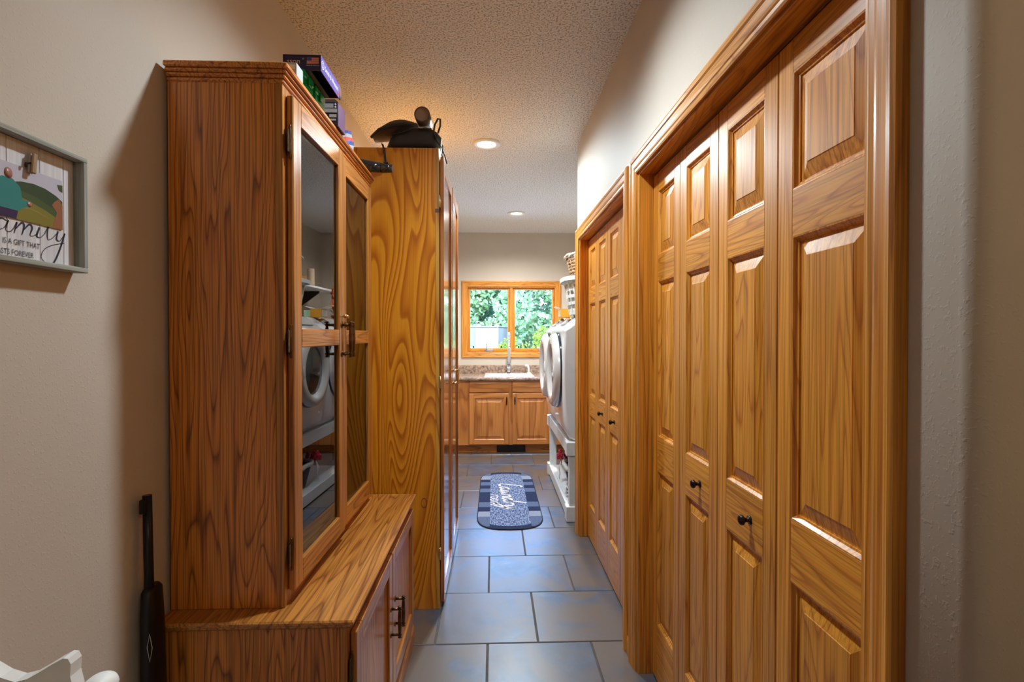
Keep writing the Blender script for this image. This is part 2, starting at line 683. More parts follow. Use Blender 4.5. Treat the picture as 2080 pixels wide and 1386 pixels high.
M['leaf2'] = leafmat('leaf_blue_green', (.12, .25, .155), (.24, .40, .275))
M['leaf3'] = leafmat('leaf_yellow_green', (.09, .16, .020), (.22, .25, .05))
M['wicker'] = plain('pale_wicker', (.46, .27, .14), rough=.6, noise=.4, nscale=120)
M['wicker_white'] = plain('whitewashed_wicker', (.74, .62, .50), rough=.6, noise=.3, nscale=120)
M['wicker_dark'] = plain('dark_wicker', (.035, .033, .045), rough=.55, noise=.6, nscale=160)
M['liner'] = plain('cream_liner', (.62, .57, .52), rough=.9, bump=.3, bscale=60)
M['red_petal'] = plain('red_petal', (.55, .012, .03), rough=.55, noise=.4, nscale=60)
M['ribbon'] = plain('white_ribbon', (.80, .78, .76), rough=.6)
M['orange_card'] = plain('orange_card', (.85, .36, .02), rough=.4)
M['pod_green'] = plain('pale_green_plastic', (.55, .80, .50), rough=.4)
M['denim'] = plain('denim_blue', (.030, .05, .13), rough=.95)

# ================================================================== STRUCTURE
# ---- floor: grout bed with separate tiles
floor = B(XL - .1, XF + .1, YF - .1, YB + .1, -.12, -.006).build('floor', M['grout'])
tag(floor, 'dark grout bed under the slate tile floor', kind='structure')
TX, TY, G = .466, .4555, .0028
row0 = 2.291
k0 = int(math.floor((YF - row0) / TY))
k1 = int(math.ceil((YB - row0) / TY))


def tile_mb(x0, x1, y0, y1):
    c = .003
    mb = MB()
    lo = [(x0, y0, -.007), (x1, y0, -.007), (x1, y1, -.007), (x0, y1, -.007)]
    a = [(x0, y0, -c), (x1, y0, -c), (x1, y1, -c), (x0, y1, -c)]
    b = [(x0 + c, y0 + c, 0), (x1 - c, y0 + c, 0), (x1 - c, y1 - c, 0), (x0 + c, y1 - c, 0)]
    mb.add(lo + a + b, [(3, 2, 1, 0), (8, 9, 10, 11)] + [(i, (i + 1) % 4, 4 + (i + 1) % 4, 4 + i) for i in range(4)] + [(4 + i, 4 + (i + 1) % 4, 8 + (i + 1) % 4, 8 + i) for i in range(4)])
    return mb


for k in range(k0, k1 + 1):
    ya, yb = row0 + k * TY + G, row0 + (k + 1) * TY - G
    ya, yb = max(ya, YF), min(yb, YB - .004)
    if yb - ya < .03:
        continue
    ph = (-.028 if k % 2 else .200)
    xmax = XF if ya < YS else XLR
    j = int(math.floor((XL - ph) / TX))
    while ph + j * TX < xmax:
        xa, xb = ph + j * TX + G, ph + (j + 1) * TX - G
        xa, xb = max(xa, XL + .003), min(xb, xmax - .003)
        if xb - xa > .03:
            tile_mb(xa, xb, ya, yb).build('tile', M['tile'], floor)
        j += 1

# ---- ceiling with the three round openings left to the lamp trims
ceil = B(XL - .12, XF + .12, YF - .12, YB + .12, ZC, ZC + .15).build('ceiling', M['ceiling'])
tag(ceil, 'popcorn textured cream ceiling', kind='structure')
tag(B(XL - .12, XL, YF - .12, YB + .12, -.12, ZC).build('wall_left', M['wall']), 'beige painted wall behind the cabinets', kind='structure')

# back wall with window hole
WX0, WX1, WZ0, WZ1 = -.350, .808, 1.165, 2.025
mb = MB()
mb.box(XL - .12, WX0, YB, YB + .16, -.12, ZC)
mb.box(WX1, XLR + .12, YB, YB + .16, -.12, ZC)
mb.box(WX0, WX1, YB, YB + .16, -.12, WZ0)
mb.box(WX0, WX1, YB, YB + .16, WZ1, ZC)
tag(mb.build('wall_back', M['wall']), 'tan painted wall around the laundry window', kind='structure')
tag(B(XLR, XLR + .12, YS, YB + .12, -.12, ZC).build('wall_laundry', M['wall']), 'beige wall behind the washing machines', kind='structure')

# closet wall with two openings and a bullnose corner
N0, N1 = .785, 2.075       # near closet opening
F0, F1 = 2.285, 3.505      # far closet opening
ZO = 2.052
XW2 = XR + .115
mb = MB()
rb = .028
poly = [(XW2, YS), (XR + rb, YS)]
for i in range(9):
    a = R(-90 - 90 * i / 8)
    poly.append((XR + rb + rb * math.cos(a), YS + rb + rb * math.sin(a)))
poly += [(XR, N0), (XW2, N0)]
mb.prism(poly, lambda u, v, t: (u, v, t), 0, ZC, smooth=False)
for i in range(len(mb.s)):
    mb.s[i] = len(mb.f[i]) == 4
mb.box(XR, XW2, N0, N1, ZO, ZC)
mb.box(XR, XW2, N1, F0, 0, ZC)
mb.box(XR, XW2, F0, F1, ZO, ZC)
mb.box(XR, XW2, F1, YE, 0, ZC)
tag(mb.build('wall_right', M['wall']), 'beige textured wall around the two closets', kind='structure')
mb = MB()
mb.box(XW2, XF, YS, YS + .115, 0, ZC)          # wall turning away at the corner
mb.box(XW2, XLR, YE - .115, YE, 0, ZC)         # closet end towards the laundry
tag(mb.build('wall_closet', M['wall']), 'beige wall turning right at the corner', kind='structure')
tag(B(XF, XF + .12, YF - .12, YS + .115, -.12, ZC).build('wall_entry', M['wall']), 'entry room side wall', kind='structure')
mb = MB()
mb.box(XL - .12, XF + .12, YF - .12, YF, -.12, ZC)
tag(mb.build('wall_entry_back', M['wall']), 'entry room back wall behind the viewer', kind='structure')


# ---- trims
PROF = [(0, 0), (0, .009), (.006, .0115), (.016, .0105), (.020, .013), (.026, .0145), (.046, .0155), (.051, .019), (.060, .0205), (.068, .018), (.072, .012), (.072, 0)]


def casing_leg(fn, u_in, sgn, v0, v1, wf=1.0, mitre0=False):
    """Vertical leg; u_in inner edge, sgn direction outward."""
    mb = MB()
    n = len(PROF)
    a, b = [], []
    for w, t in PROF:
        w *= wf
        a.append(fn(u_in + sgn * w, v0 - (w if mitre0 else 0), t))
        b.append(fn(u_in + sgn * w, v1 + w, t))
    mb.add(a + b, [(i, (i + 1) % n, n + (i + 1) % n, n + i) for i in range(n)])
    mb.add(a, [tuple(range(n))])
    mb.add(b, [tuple(range(n))])
    return mb


def casing_head(fn, u0, u1, v_in, sgn=1, wf=1.0):
    mb = MB()
    n = len(PROF)
    a, b = [], []
    for w, t in PROF:
        w *= wf
        a.append(fn(u0 - w, v_in + sgn * w, t))
        b.append(fn(u1 + w, v_in + sgn * w, t))
    mb.add(a + b, [(i, (i + 1) % n, n + (i + 1) % n, n + i) for i in range(n)])
    mb.add(a, [tuple(range(n))])
    mb.add(b, [tuple(range(n))])
    return mb


fR = lambda u, v, t: (XR - t, u, v)
XD = .648      # face of the bifold doors


def closet_trim(name, y0, y1, label):
    t = thing(name, (XR, (y0 + y1) / 2, 0), label, kind='structure')
    casing_leg(fR, y0 - .004, -1, 0, ZO - .004).build('casing_leg', M['oakS'], t)
    casing_leg(fR, y1 + .004, 1, 0, ZO - .004).build('casing_leg', M['oakS'], t)
    casing_head(fR, y0 - .004, y1 + .004, ZO - .004).build('head_casing', M['oakY'], t)
    B(XR + .0, XW2, y1 - .014, y1, 0, ZO, c=.001).build('jamb', M['oakS'], t)
    B(XR + .0, XW2, y0, y0 + .014, 0, ZO, c=.001).build('jamb', M['oakS'], t)
    B(XR + .0, XW2, y0 + .014, y1 - .014, ZO - .014, ZO, c=.001).build('head_jamb', M['oakY'], t)
    B(XD + .008, XD + .032, y0 + .014, y1 - .014, ZO - .019, ZO - .0145).build('track', M['bronze'], t)


closet_trim('trim_1', N0, N1, 'honey oak casing around the nearer closet')
closet_trim('trim_2', F0, F1, 'honey oak casing around the farther closet')
# baseboards
bb = MB().prism([(0, 0), (0, .012), (.055, .012), (.068, .008), (.075, .003), (.075, 0)], lambda v, t, u: (XR - t, u, v), YS + .03, N0 - .078)
tag(bb.build('baseboard_right', M['oakY']), 'short oak baseboard by the wall corner', kind='structure')
bb = MB().prism([(0, 0), (0, .012), (.055, .012), (.068, .008), (.075, .003), (.075, 0)], lambda v, t, u: (XR - t, u, v), N1 + .0765, F0 - .0765)
tag(bb.build('baseboard_closets', M['oakY']), 'tiny oak baseboard between the two closets', kind='structure')
bb = MB().prism([(0, 0), (0, .012), (.055, .012), (.068, .008), (.075, .003), (.075, 0)], lambda v, t, u: (u, YE + t, v), XR, XLR)
tag(bb.build('baseboard_laundry', M['oakX']), 'oak baseboard on the closet end wall', kind='structure')
bb = MB().prism([(0, 0), (0, .012), (.055, .012), (.068, .008), (.075, .003), (.075, 0)], lambda v, t, u: (XL + t, u, v), YF + .01, 1.30)
tag(bb.build('baseboard_left', M['oakY']), 'oak baseboard along the left wall', kind='structure')

# ---- bifold doors
ZP = [(.235, .850), (.985, 1.600), (1.700, 1.955)]
ZT = 2.028
DT = .030


def raised_panel(fn, u0, u1, v0, v1):
    mb = MB()
    rings = [(0, 0), (.003, -.0005), (.009, -.0075), (.013, -.0085), (.0135, -.0115), (.017, -.0115), (.046, -.0035), (.0475, -.0022)]
    vs = []
    for ins, t in rings:
        i = min(ins, (u1 - u0) * .46, (v1 - v0) * .46)
        vs += [fn(u0 + i, v0 + i, t), fn(u1 - i, v0 + i, t), fn(u1 - i, v1 - i, t), fn(u0 + i, v1 - i, t)]
    fs = []
    for k in range(len(rings) - 1):
        for i in range(4):
            j = (i + 1) % 4
            fs.append((4 * k + i, 4 * k + j, 4 * k + 4 + j, 4 * k + 4 + i))
    q = 4 * (len(rings) - 1)
    fs.append((q, q + 1, q + 2, q + 3))
    # back
    b = len(vs)
    vs += [fn(u0, v0, -DT), fn(u1, v0, -DT), fn(u1, v1, -DT), fn(u0, v1, -DT)]
    fs.append((b + 3, b + 2, b + 1, b))
    for i in range(4):
        j = (i + 1) % 4
        fs.append((b + i, b + j, j, i))
    mb.add(vs, fs)
    return mb


fD = lambda u, v, t: (XD - t, u, v)
KNOB = [(.0, -.030), (.006, -.0298), (.011, -.027), (.0135, -.0225), (.0125, -.018), (.008, -.015), (.0055, -.011), (.0055, -.004), (.011, -.003), (.012, 0)]


def leaf(door, u0, u1, knob=None):
    st = .058
    e = .0019
    lf = B(XD, XD + DT, u0 + e, u0 + st, .012, ZT, c=.0015).build('door_leaf', M['oakS'], door)
    B(XD, XD + DT, u1 - st, u1 - e, .012, ZT, c=.0015).build('stile', M['oakS'], lf)
    zr = [(.012, ZP[0][0]), (ZP[0][1], ZP[1][0]), (ZP[1][1], ZP[2][0]), (ZP[2][1], ZT)]
    for a, b in zr:
        B(XD, XD + DT, u0 + st, u1 - st, a, b, c=.0006).build('rail', M['oakY'], lf)
    for a, b in ZP:
        raised_panel(fD, u0 + st, u1 - st, a, b).build('panel', M['oakZ'], lf)
    if knob:
        k = MB().lathe(KNOB, (XD, knob, .918), axis='X', n=20).build('knob', M['bronze'], lf)
        k['label'] = 'dark bronze round knob'


jn = [N0 + .016, 1.150, 1.460, 1.765, N1 - .016]
jf = [F0 + .016, 2.590, 2.895, 3.200, F1 - .016]
d = thing('door_1', (XD, 1.0, 0), 'near bifold door pair of the nearer closet', kind='structure')
leaf(d, jn[0], jn[1])
leaf(d, jn[1], jn[2], 1.270)
d = thing('door_2', (XD, 1.7, 0), 'far bifold door pair of the nearer closet', kind='structure')
leaf(d, jn[2], jn[3], 1.585)
leaf(d, jn[3], jn[4])
d = thing('door_3', (XD, 2.6, 0), 'near bifold door pair of the farther closet', kind='structure')
leaf(d, jf[0], jf[1])
leaf(d, jf[1], jf[2], 2.730)
d = thing('door_4', (XD, 3.2, 0), 'far bifold door pair of the farther closet', kind='structure')
leaf(d, jf[2], jf[3], 3.035)
leaf(d, jf[3], jf[4])

# ---- window
fW = lambda u, v, t: (u, YB - t, v)
w = thing('window_1', (.229, YB, WZ0), 'oak framed double casement window over the sink', kind='structure')
casing_leg(fW, WX0 + .004, -1, WZ0 + .004, WZ1 - .004, mitre0=True).build('window_casing', M['oakS'], w)
casing_leg(fW, WX1 - .004, 1, WZ0 + .004, WZ1 - .004, mitre0=True).build('window_casing', M['oakS'], w)
casing_head(fW, WX0 + .004, WX1 - .004, WZ1 - .004).build('window_casing', M['oakX'], w)
casing_head(fW, WX0 + .004, WX1 - .004, WZ0 + .004, sgn=-1).build('window_casing', M['oakX'], w)
fr = MB()
for (a, b, c_, d_) in ((WX0, WX0 + .016, WZ0, WZ1), (WX1 - .016, WX1, WZ0, WZ1), (WX0 + .016, WX1 - .016, WZ0, WZ0 + .016), (WX0 + .016, WX1 - .016, WZ1 - .016, WZ1)):
    fr.box(a, b, YB, YB + .14, c_, d_)
fr.build('window_frame', M['oakZ'], w)
xm = (WX0 + WX1) / 2
B(xm - .022, xm + .022, YB + .012, YB + .13, WZ0 + .016, WZ1 - .016, c=.003).build('mullion', M['oakS'], w)
for x0, x1 in ((WX0 + .017, xm - .023), (xm + .023, WX1 - .017)):
    s = B(x0, x0 + .026, YB + .03, YB + .08, WZ0 + .017, WZ1 - .017, c=.003).build('sash', M['oakS'], w)
    B(x1 - .026, x1, YB + .03, YB + .08, WZ0 + .017, WZ1 - .017, c=.003).build('sash_stile', M['oakZ'], s)
    B(x0 + .026, x1 - .026, YB + .03, YB + .08, WZ0 + .017, WZ0 + .055, c=.003).build('sash_rail', M['oakX'], s)
    B(x0 + .026, x1 - .026, YB + .03, YB + .08, WZ1 - .043, WZ1 - .017, c=.003).build('sash_rail', M['oakX'], s)
    B(x0 + .026, x1 - .026, YB + .052, YB + .058, WZ0 + .055, WZ1 - .043).build('pane', M['window_glass'], s)
    # crank handle
    xc = x0 + .27 if x0 < 0 else x1 - .15
    ck = MB()
    ck.box(xc - .055, xc + .055, YB - .004, YB + .028, WZ0 + .014, WZ0 + .044, c=.006)
    sg = 1 if x0 > 0 else -1
    ck.tube([(xc + sg * .03, YB - .008, WZ0 + .035), (xc + sg * .035, YB - .03, WZ0 + .06), (xc + sg * .055 if x0 > 0 else xc - .035, YB - .035, WZ0 + (.14 if x0 > 0 else .105))], [.007, .006, .005], n=8)
    ck.ell(((xc + sg * .055) if x0 > 0 else xc - .035, YB - .035, WZ0 + (.145 if x0 > 0 else .11)), .009, .009, .010)
    ck.build('crank_handle', M['grey_plastic'], w)
    lk = MB()
    for q in (.07, .43):
        lk.box(x0 + q - .008, x0 + q + .008, YB + .022, YB + .03, WZ0 + .06, WZ0 + .085, c=.002)
    lk.build('screen_clip', M['bronze'], w)

# ================================================================== ceiling lamps
CANS = [(-.040, 1.66, 'round recessed ceiling light above the display cabinet, out of view overhead', M['lens1'], (.84, .95, 1.0), 95, 152, 1.0),
        (-.050, 3.575, 'round recessed white ceiling light above the tall pine cabinet', M['lens1'], (.76, .92, 1.0), 116, 173, .48),
        (.247, 5.585, 'round recessed ceiling light with warm glow near the window', M['lens2'], (.97, .94, .88), 185, 160, .88)]
for x, y, lab, lens, colr, en, ssz, sbl in CANS:
    t = thing('recessed_light', (x, y, ZC - .012), lab, 'ceiling light', 'recessed ceiling lights')
    MB().lathe([(.098, 0.0125), (.098, .006), (.090, .001), (.072, .0), (.066, .003), (.060, .0125)], (x, y, ZC - .0126), n=40, caps=False).build('trim_ring', M['white_plastic'], t)
    MB().lathe([(.0, .006), (.03, .0062), (.056, .008), (.060, .0122)], (x, y, ZC - .0125), n=32, caps=False).build('lens', lens, t)
    ld = bpy.data.lights.new('recessed_light_bulb', 'SPOT')
    ld.energy = en
    ld.color = colr
    ld.spot_size = R(ssz)
    ld.spot_blend = sbl
    ld.shadow_soft_size = .05
    lo = bpy.data.objects.new('recessed_light_bulb', ld)
    COL.objects.link(lo)
    lo.parent = t
    lo.location = (0, 0, -.012)
t = thing('added_dome_light', (1.2, -1.2, ZC - .09), 'unseen dome light added on the entry ceiling for warm fill', 'ceiling light')  # unseen lamp, added to fill the entry side with warm light
MB().lathe([(.15, .09), (.15, .07), (.14, .065)], (1.2, -1.2, ZC - .0905), n=32).build('base', M['brass'], t)
MB().lathe([(.0, 0), (.06, .006), (.11, .03), (.135, .064)], (1.2, -1.2, ZC - .0905), n=32, caps=False).build('dome', plain('frosted_dome', (.9, .85, .75), emit=(1, .72, .42), es=2.0), t)
ld = bpy.data.lights.new('entry_fill_bulb', 'POINT')
ld.energy = 17
ld.color = (1.0, .74, .47)
ld.shadow_soft_size = .10
lo = bpy.data.objects.new('entry_fill_bulb', ld)
COL.objects.link(lo)
lo.parent = t
lo.location = (0, 0, -.12)
hk = MB()
hk.lathe([(.018, 0), (.018, .006)], (1.02, 6.12, ZC - .006), n=12)
hk.tube([(1.02, 6.12, ZC - .004), (1.02, 6.12, ZC - .05), (1.028, 6.12, ZC - .06)], .005, n=8)
hk.tube([(.995, 6.12, ZC - .022), (1.045, 6.12, ZC - .022)], .006, n=8)
tag(hk.build('ceiling_hook', M['grey_plastic']), 'small grey hook fixture on the ceiling near the window', 'hook')

# ================================================================== display (gun) cabinet
GX0, GX1 = XL + .012, -.552
GY0, GY1 = 1.365, 2.300
GZ0, GZ1 = .665, 2.046
hutch = thing('display_cabinet', (-.70, 1.83, 0), 'stained oak display cabinet with two glass doors above a low base', 'cabinet')
# hutch carcass
B(GX0, GX1 - .0205, GY0, GY0 + .018, GZ0, GZ1, c=.0015).build('side_panel', M['darkZ'], hutch)
B(GX0, GX1 - .0205, GY1 - .018, GY1, GZ0, GZ1, c=.0015).build('side_panel', M['darkZ'], hutch)
B(GX0, GX0 + .008, GY0 + .018, GY1 - .018, GZ0, GZ1).build('back_panel', M['medZ'], hutch)
B(GX0 + .008, GX1 - .02, GY0 + .018, GY1 - .018, GZ0, GZ0 + .022).build('bottom_panel', M['medY'], hutch)
B(GX0 + .008, GX1 - .02, GY0 + .018, GY1 - .018, GZ1 - .02, GZ1).build('top_panel', M['medY'], hutch)
rest = MB().box(GX0 + .008, GX0 + .07, GY0 + .02, GY1 - .02, 1.52, 1.545, c=.004)
rest.build('barrel_rest', M['felt'], hutch)
# face frame
B(GX1 - .02, GX1, GY0 + .0002, GY0 + .045, GZ0, GZ1, c=.001).build('face_stile', M['medS'], hutch)
B(GX1 - .02, GX1, GY1 - .045, GY1, GZ0, GZ1, c=.001).build('face_stile', M['medS'], hutch)
B(GX1 - .02, GX1, GY0 + .045, GY1 - .045, GZ1 - .045, GZ1, c=.001).build('face_rail', M['medY'], hutch)
B(GX1 - .02, GX1, GY0 + .045, GY1 - .045, GZ0, GZ0 + .04, c=.001).build('face_rail', M['medY'], hutch)
# stepped cornice
cor = MB()
for a, (o, z0, z1) in enumerate(((.004, GZ1 - .002, GZ1 + .010), (.009, GZ1 + .010, GZ1 + .020), (.014, GZ1 + .020, GZ1 + .030), (.020, GZ1 + .030, GZ1 + .045))):
    cor.box(GX0, GX1 + o, GY0 - o, GY1 + o, z0, z1, c=.003)
cor.build('cornice', M['darkY'], hutch)

# glass doors
DZ0, DZ1 = .700, 2.026
HP = [(0.0030, -.075), (.0055, -.072), (.0030, -.066), (.0062, -.060), (.0030, -.054), (.0042, -.048), (.0050, -.02), (.0056, 0), (.0050, .02), (.0042, .048), (.0030, .054), (.0062, .060), (.0030, .066), (.0055, .072), (.0030, .075)]


def spindle_handle(x_face, y, z, half=.05, out=.030, mat=None, par=None, s=1.0):
    m_ = MB()
    m_.lathe([(r * s, hh * half / .06) for r, hh in HP], (x_face + out, y, z), n=10)
    for q in (-half, half):
        m_.tube([(x_face - .001, y, z + q), (x_face + out, y, z + q)], .0036 * s, n=8)
        m_.lathe([(.009 * s, 0), (.007 * s, .003)], (x_face, y, z + q), axis='X', n=10)
    return m_.build('handle', mat or M['brass'], par)


def finial_hinge(x, y, z, par, mat=None):
    m_ = MB()
    m_.lathe([(.0, -.045), (.0035, -.043), (.002, -.038), (.0042, -.033), (.0045, .033), (.002, .038), (.0035, .043), (.0, .045)], (x, y, z), n=8, caps=False)
    m_.box(x - .002, x + .001, y - .016, y + .016, z - .03, z + .03, c=.0008)
    return m_.build('hinge', mat or M['brass'], par)


def glass_door(y0, y1, ang, pivot_y, xf, label=None):
    """Framed glass door hung on the face; swung by ang about a vertical line at (xf, pivot_y)."""
    x0, x1 = xf, xf + .018
    org = (xf, (y0 + y1) / 2, DZ0)
    T = Matrix.Translation((xf, pivot_y, 0)) @ Matrix.Rotation(ang, 4, 'Z') @ Matrix.Translation((-xf, -pivot_y, 0))
    st, zt, zm0, zm1, zb = .055, DZ1 - .065, 1.352, 1.405, DZ0 + .065
    dr = B(x0, x1, y0, y0 + st, DZ0, DZ1, c=.003).xf(T).build('door', M['medS'], hutch)
    B(x0, x1, y1 - st, y1, DZ0, DZ1, c=.003).xf(T).build('stile', M['medS'], dr)
    for a, b in ((DZ0, zb), (zm0, zm1), (zt, DZ1)):
        B(x0, x1, y0 + st, y1 - st, a, b, c=.002).xf(T).build('rail', M['medY'], dr)
    for a, b in ((zb, zm0), (zm1, zt)):
        B(x0 + .005, x0 + .008, y0 + st, y1 - st, a, b).xf(T).build('pane', M['glass'], dr)
    return dr, T


d1, T1 = glass_door(1.388, 1.818, R(-1.3), 1.388, GX1 + .001)
d2, T2 = glass_door(1.823, 2.255, R(0.0), 2.255, GX1 + .001)
xh = GX1 + .019
spindle_handle(xh + .010, 1.786, 1.372, par=d1, s=1.35)
spindle_handle(xh, 1.856, 1.372, par=d2, s=1.35)
for yy, dd, xo in ((1.792, d1, .010), (1.850, d2, 0)):
    MB().lathe([(.0, .016), (.005, .0155), (.0075, .012), (.0065, .007), (.004, .004), (.004, 0)], (xh + xo, yy, 1.452), axis='X', n=14, caps=False).build('latch_knob', M['brass_light'], dd)
for zz in (1.90, 1.37, .80):
    finial_hinge(GX1 + .012, 1.383, zz, hutch)
    finial_hinge(GX1 + .012, 2.260, zz, hutch)

# base
BX1 = -.376
BY0, BY1 = 1.318, 2.320
BX0 = GX0
B(BX0, BX1 - .02, BY0, BY0 + .018, 0, .640, c=.001).build('base_side', M['darkZ'], hutch)
B(BX0, BX1 - .02, BY1 - .018, BY1, 0, .640, c=.001).build('base_side', M['darkZ'], hutch)
B(BX0, BX1 - .02, BY0 + .018, BY1 - .018, .06, .08).build('base_bottom', M['medY'], hutch)
B(BX1 - .02, BX1, BY0, BY0 + .04, 0, .640, c=.001).build('base_stile', M['medS'], hutch)
B(BX1 - .02, BX1, BY1 - .04, BY1, 0, .640, c=.001).build('base_stile', M['medS'], hutch)
B(BX1 - .02, BX1, BY0 + .04, BY1 - .04, .600, .640).build('base_rail', M['medY'], hutch)
B(BX1 - .02, BX1, BY0 + .04, BY1 - .04, 0, .11).build('base_rail', M['medY'], hutch)
MB().prism([(0, 0), (0, .016), (.06, .016), (.075, .010), (.085, .002), (.085, 0)], lambda v, t, u: (BX1 + t, u, v), BY0 - .002, BY1 + .002).build('base_moulding', M['medY'], hutch)
# bench top with a moulded edge
bt = MB()
tx1, ty0, ty1 = -.354, 1.297, 2.339
prof = [(0, .640), (.000, .640), (.010, .6405), (.013, .645), (.0125, .650), (.016, .652), (.022, .6555), (.0215, .661), (.018, .665)]


def top_ring(o, z):
    o = .022 - o
    return [(BX0, ty0 + o, z), (tx1 - o, ty0 + o, z), (tx1 - o, ty1 - o, z), (BX0, ty1 - o, z)]


vs, fs = [], []
for o, z in prof[1:]:
    vs += top_ring(o, z)
nr = len(prof) - 1
for k in range(nr - 1):
    for i in range(4):
        j = (i + 1) % 4
        fs.append((4 * k + i, 4 * k + j, 4 * k + 4 + j, 4 * k + 4 + i))
fs.append((0, 3, 2, 1))
fs.append((4 * nr - 4, 4 * nr - 3, 4 * nr - 2, 4 * nr - 1))
bt.add(vs, fs)
bt.build('bench_top', M['medY'], hutch)


def base_door(y0, y1):
    x0, x1 = BX1 + .001, BX1 + .018
    z0, z1 = .112, .612
    st = .055
    dr = B(x0, x1, y0, y0 + st, z0, z1, c=.003).build('door', M['medS'], hutch)
    B(x0, x1, y1 - st, y1, z0, z1, c=.003).build('stile', M['medS'], dr)
    for a, b in ((z0, z0 + st), (z1 - st, z1)):
        B(x0, x1, y0 + st, y1 - st, a, b, c=.002).build('rail', M['medY'], dr)
    B(x0, x0 + .007, y0 + st, y1 - st, z0 + st, z1 - st).build('panel', M['medZ'], dr)
    return dr


e1 = base_door(1.342, 1.816)
e2 = base_door(1.822, 2.296)
spindle_handle(BX1 + .018, 1.790, .385, half=.045, par=e1, s=1.3)
spindle_handle(BX1 + .018, 1.862, .385, half=.045, par=e2, s=1.3)
for zz in (.52, .20):
    finial_hinge(BX1 + .006, 1.337, zz, hutch)
    finial_hinge(BX1 + .006, 2.301, zz, hutch)
# crumpled paper inside
pp = MB()
pp.add([(-.62, 1.43, .689), (-.585, 1.47, .689), (-.60, 1.53, .689), (-.64, 1.50, .689), (-.612, 1.45, .752), (-.596, 1.50, .738), (-.630, 1.475, .770)],
       [(0, 1, 4), (1, 5, 4), (1, 2, 5), (2, 3, 5), (3, 6, 5), (3, 0, 6), (0, 4, 6), (4, 5, 6), (0, 3, 2, 1)])
tag(pp.build('crumpled_paper', M['print_white']), 'crumpled white paper lying inside the glass cabinet', 'paper')

# ================================================================== tall pine cabinet
PX0, PX1 = XL + .012, -.274
PY0, PY1 = 2.588, 3.690
PZ1 = 2.325
tall = thing('tall_cabinet', (-.56, 3.14, 0), 'tall varnished pine plywood cabinet with reddish framed doors', 'cabinet')
B(PX0, PX1 - .019, PY0, PY0 + .018, 0, PZ1, c=.001).build('side_panel', M['pine'], tall)
B(PX0, PX1 - .019, PY1 - .018, PY1, 0, PZ1, c=.001).build('side_panel', M['pine'], tall)
B(PX0, PX0 + .006, PY0 + .018, PY1 - .018, .0, PZ1).build('back_panel', M['pine'], tall)
B(PX0 + .006, PX1 - .019, PY0 + .018, PY1 - .018, PZ1 - .02, PZ1 - .002).build('top_panel', M['pine'], tall)
B(PX0 + .006, PX1 - .019, PY0 + .018, PY1 - .018, .04, .06).build('bottom_panel', M['pine'], tall)
B(PX1 - .019, PX1, PY0, PY0 + .040, 0, PZ1 + .003, c=.002).build('face_stile', M['pine_edge'], tall)
B(PX1 - .019, PX1, PY1 - .040, PY1, 0, PZ1, c=.002).build('face_stile', M['pine_edge'], tall)
B(PX1 - .019, PX1, PY0 + .040, PY1 - .040, PZ1 - .06, PZ1, c=.002).build('face_rail', M['pine_edge'], tall)
B(PX1 - .019, PX1, PY0 + .040, PY1 - .040, 0, .05, c=.002).build('face_rail', M['pine_edge'], tall)
knot = MB().lathe([(.0, .0012), (.011, .0012), (.015, 0)], (-.352, PY0 - .0008, .54), axis='Y', n=14, caps=False, sx=1, sy=1.7)
knot.build('knot', M['brown_card'], tall)
B(PX1 - .0195, PX1 + .0003, PY0 - .0006, PY0 + .006, 2.003, 2.022).build('plug', M['brown_card'], tall)


def tall_door(y0, y1, ang, piv):
    x0, x1 = PX1 + .003, PX1 + .022
    z0, z1 = .028, 2.290
    st = .062
    T = Matrix.Translation((x0, piv, 0)) @ Matrix.Rotation(ang, 4, 'Z') @ Matrix.Translation((-x0, -piv, 0))
    dr = B(x0, x1, y0, y0 + st, z0, z1, c=.002).xf(T).build('door', M['redZ'], tall)
    B(x0, x1, y1 - st, y1, z0, z1, c=.002).xf(T).build('stile', M['redZ'], dr)
    for a, b in ((z0, z0 + .075), (z1 - .075, z1)):
        B(x0, x1, y0 + st, y1 - st, a, b, c=.002).xf(T).build('rail', M['redY'], dr)
    B(x0, x0 + .009, y0 + st, y1 - st, z0 + .075, z1 - .075).xf(T).build('panel', M['redZ'], dr)
    return dr


t1 = tall_door(2.606, 3.136, R(0), 2.606)
t2 = tall_door(3.142, 3.672, R(0.25), 3.672)
spindle_handle(PX1 + .022, 3.108, 1.135, half=.038, out=.032, mat=M['brass_light'], par=t1, s=1.15)
spindle_handle(PX1 + .024, 3.172, 1.135, half=.038, out=.030, mat=M['brass_light'], par=t2, s=1.15)
for zz in (2.06, 1.15, .28):
    hb = MB()
    hb.box(PX1 - .004, PX1 + .004, PY0 - .0015, PY0 + .016, zz - .03, zz + .03, c=.001)
    hb.tube([(PX1 + .004, PY0 + .006, zz - .032), (PX1 + .004, PY0 + .006, zz + .032)], .005, n=8)
    hb.build('hinge', M['brass_light'], tall)

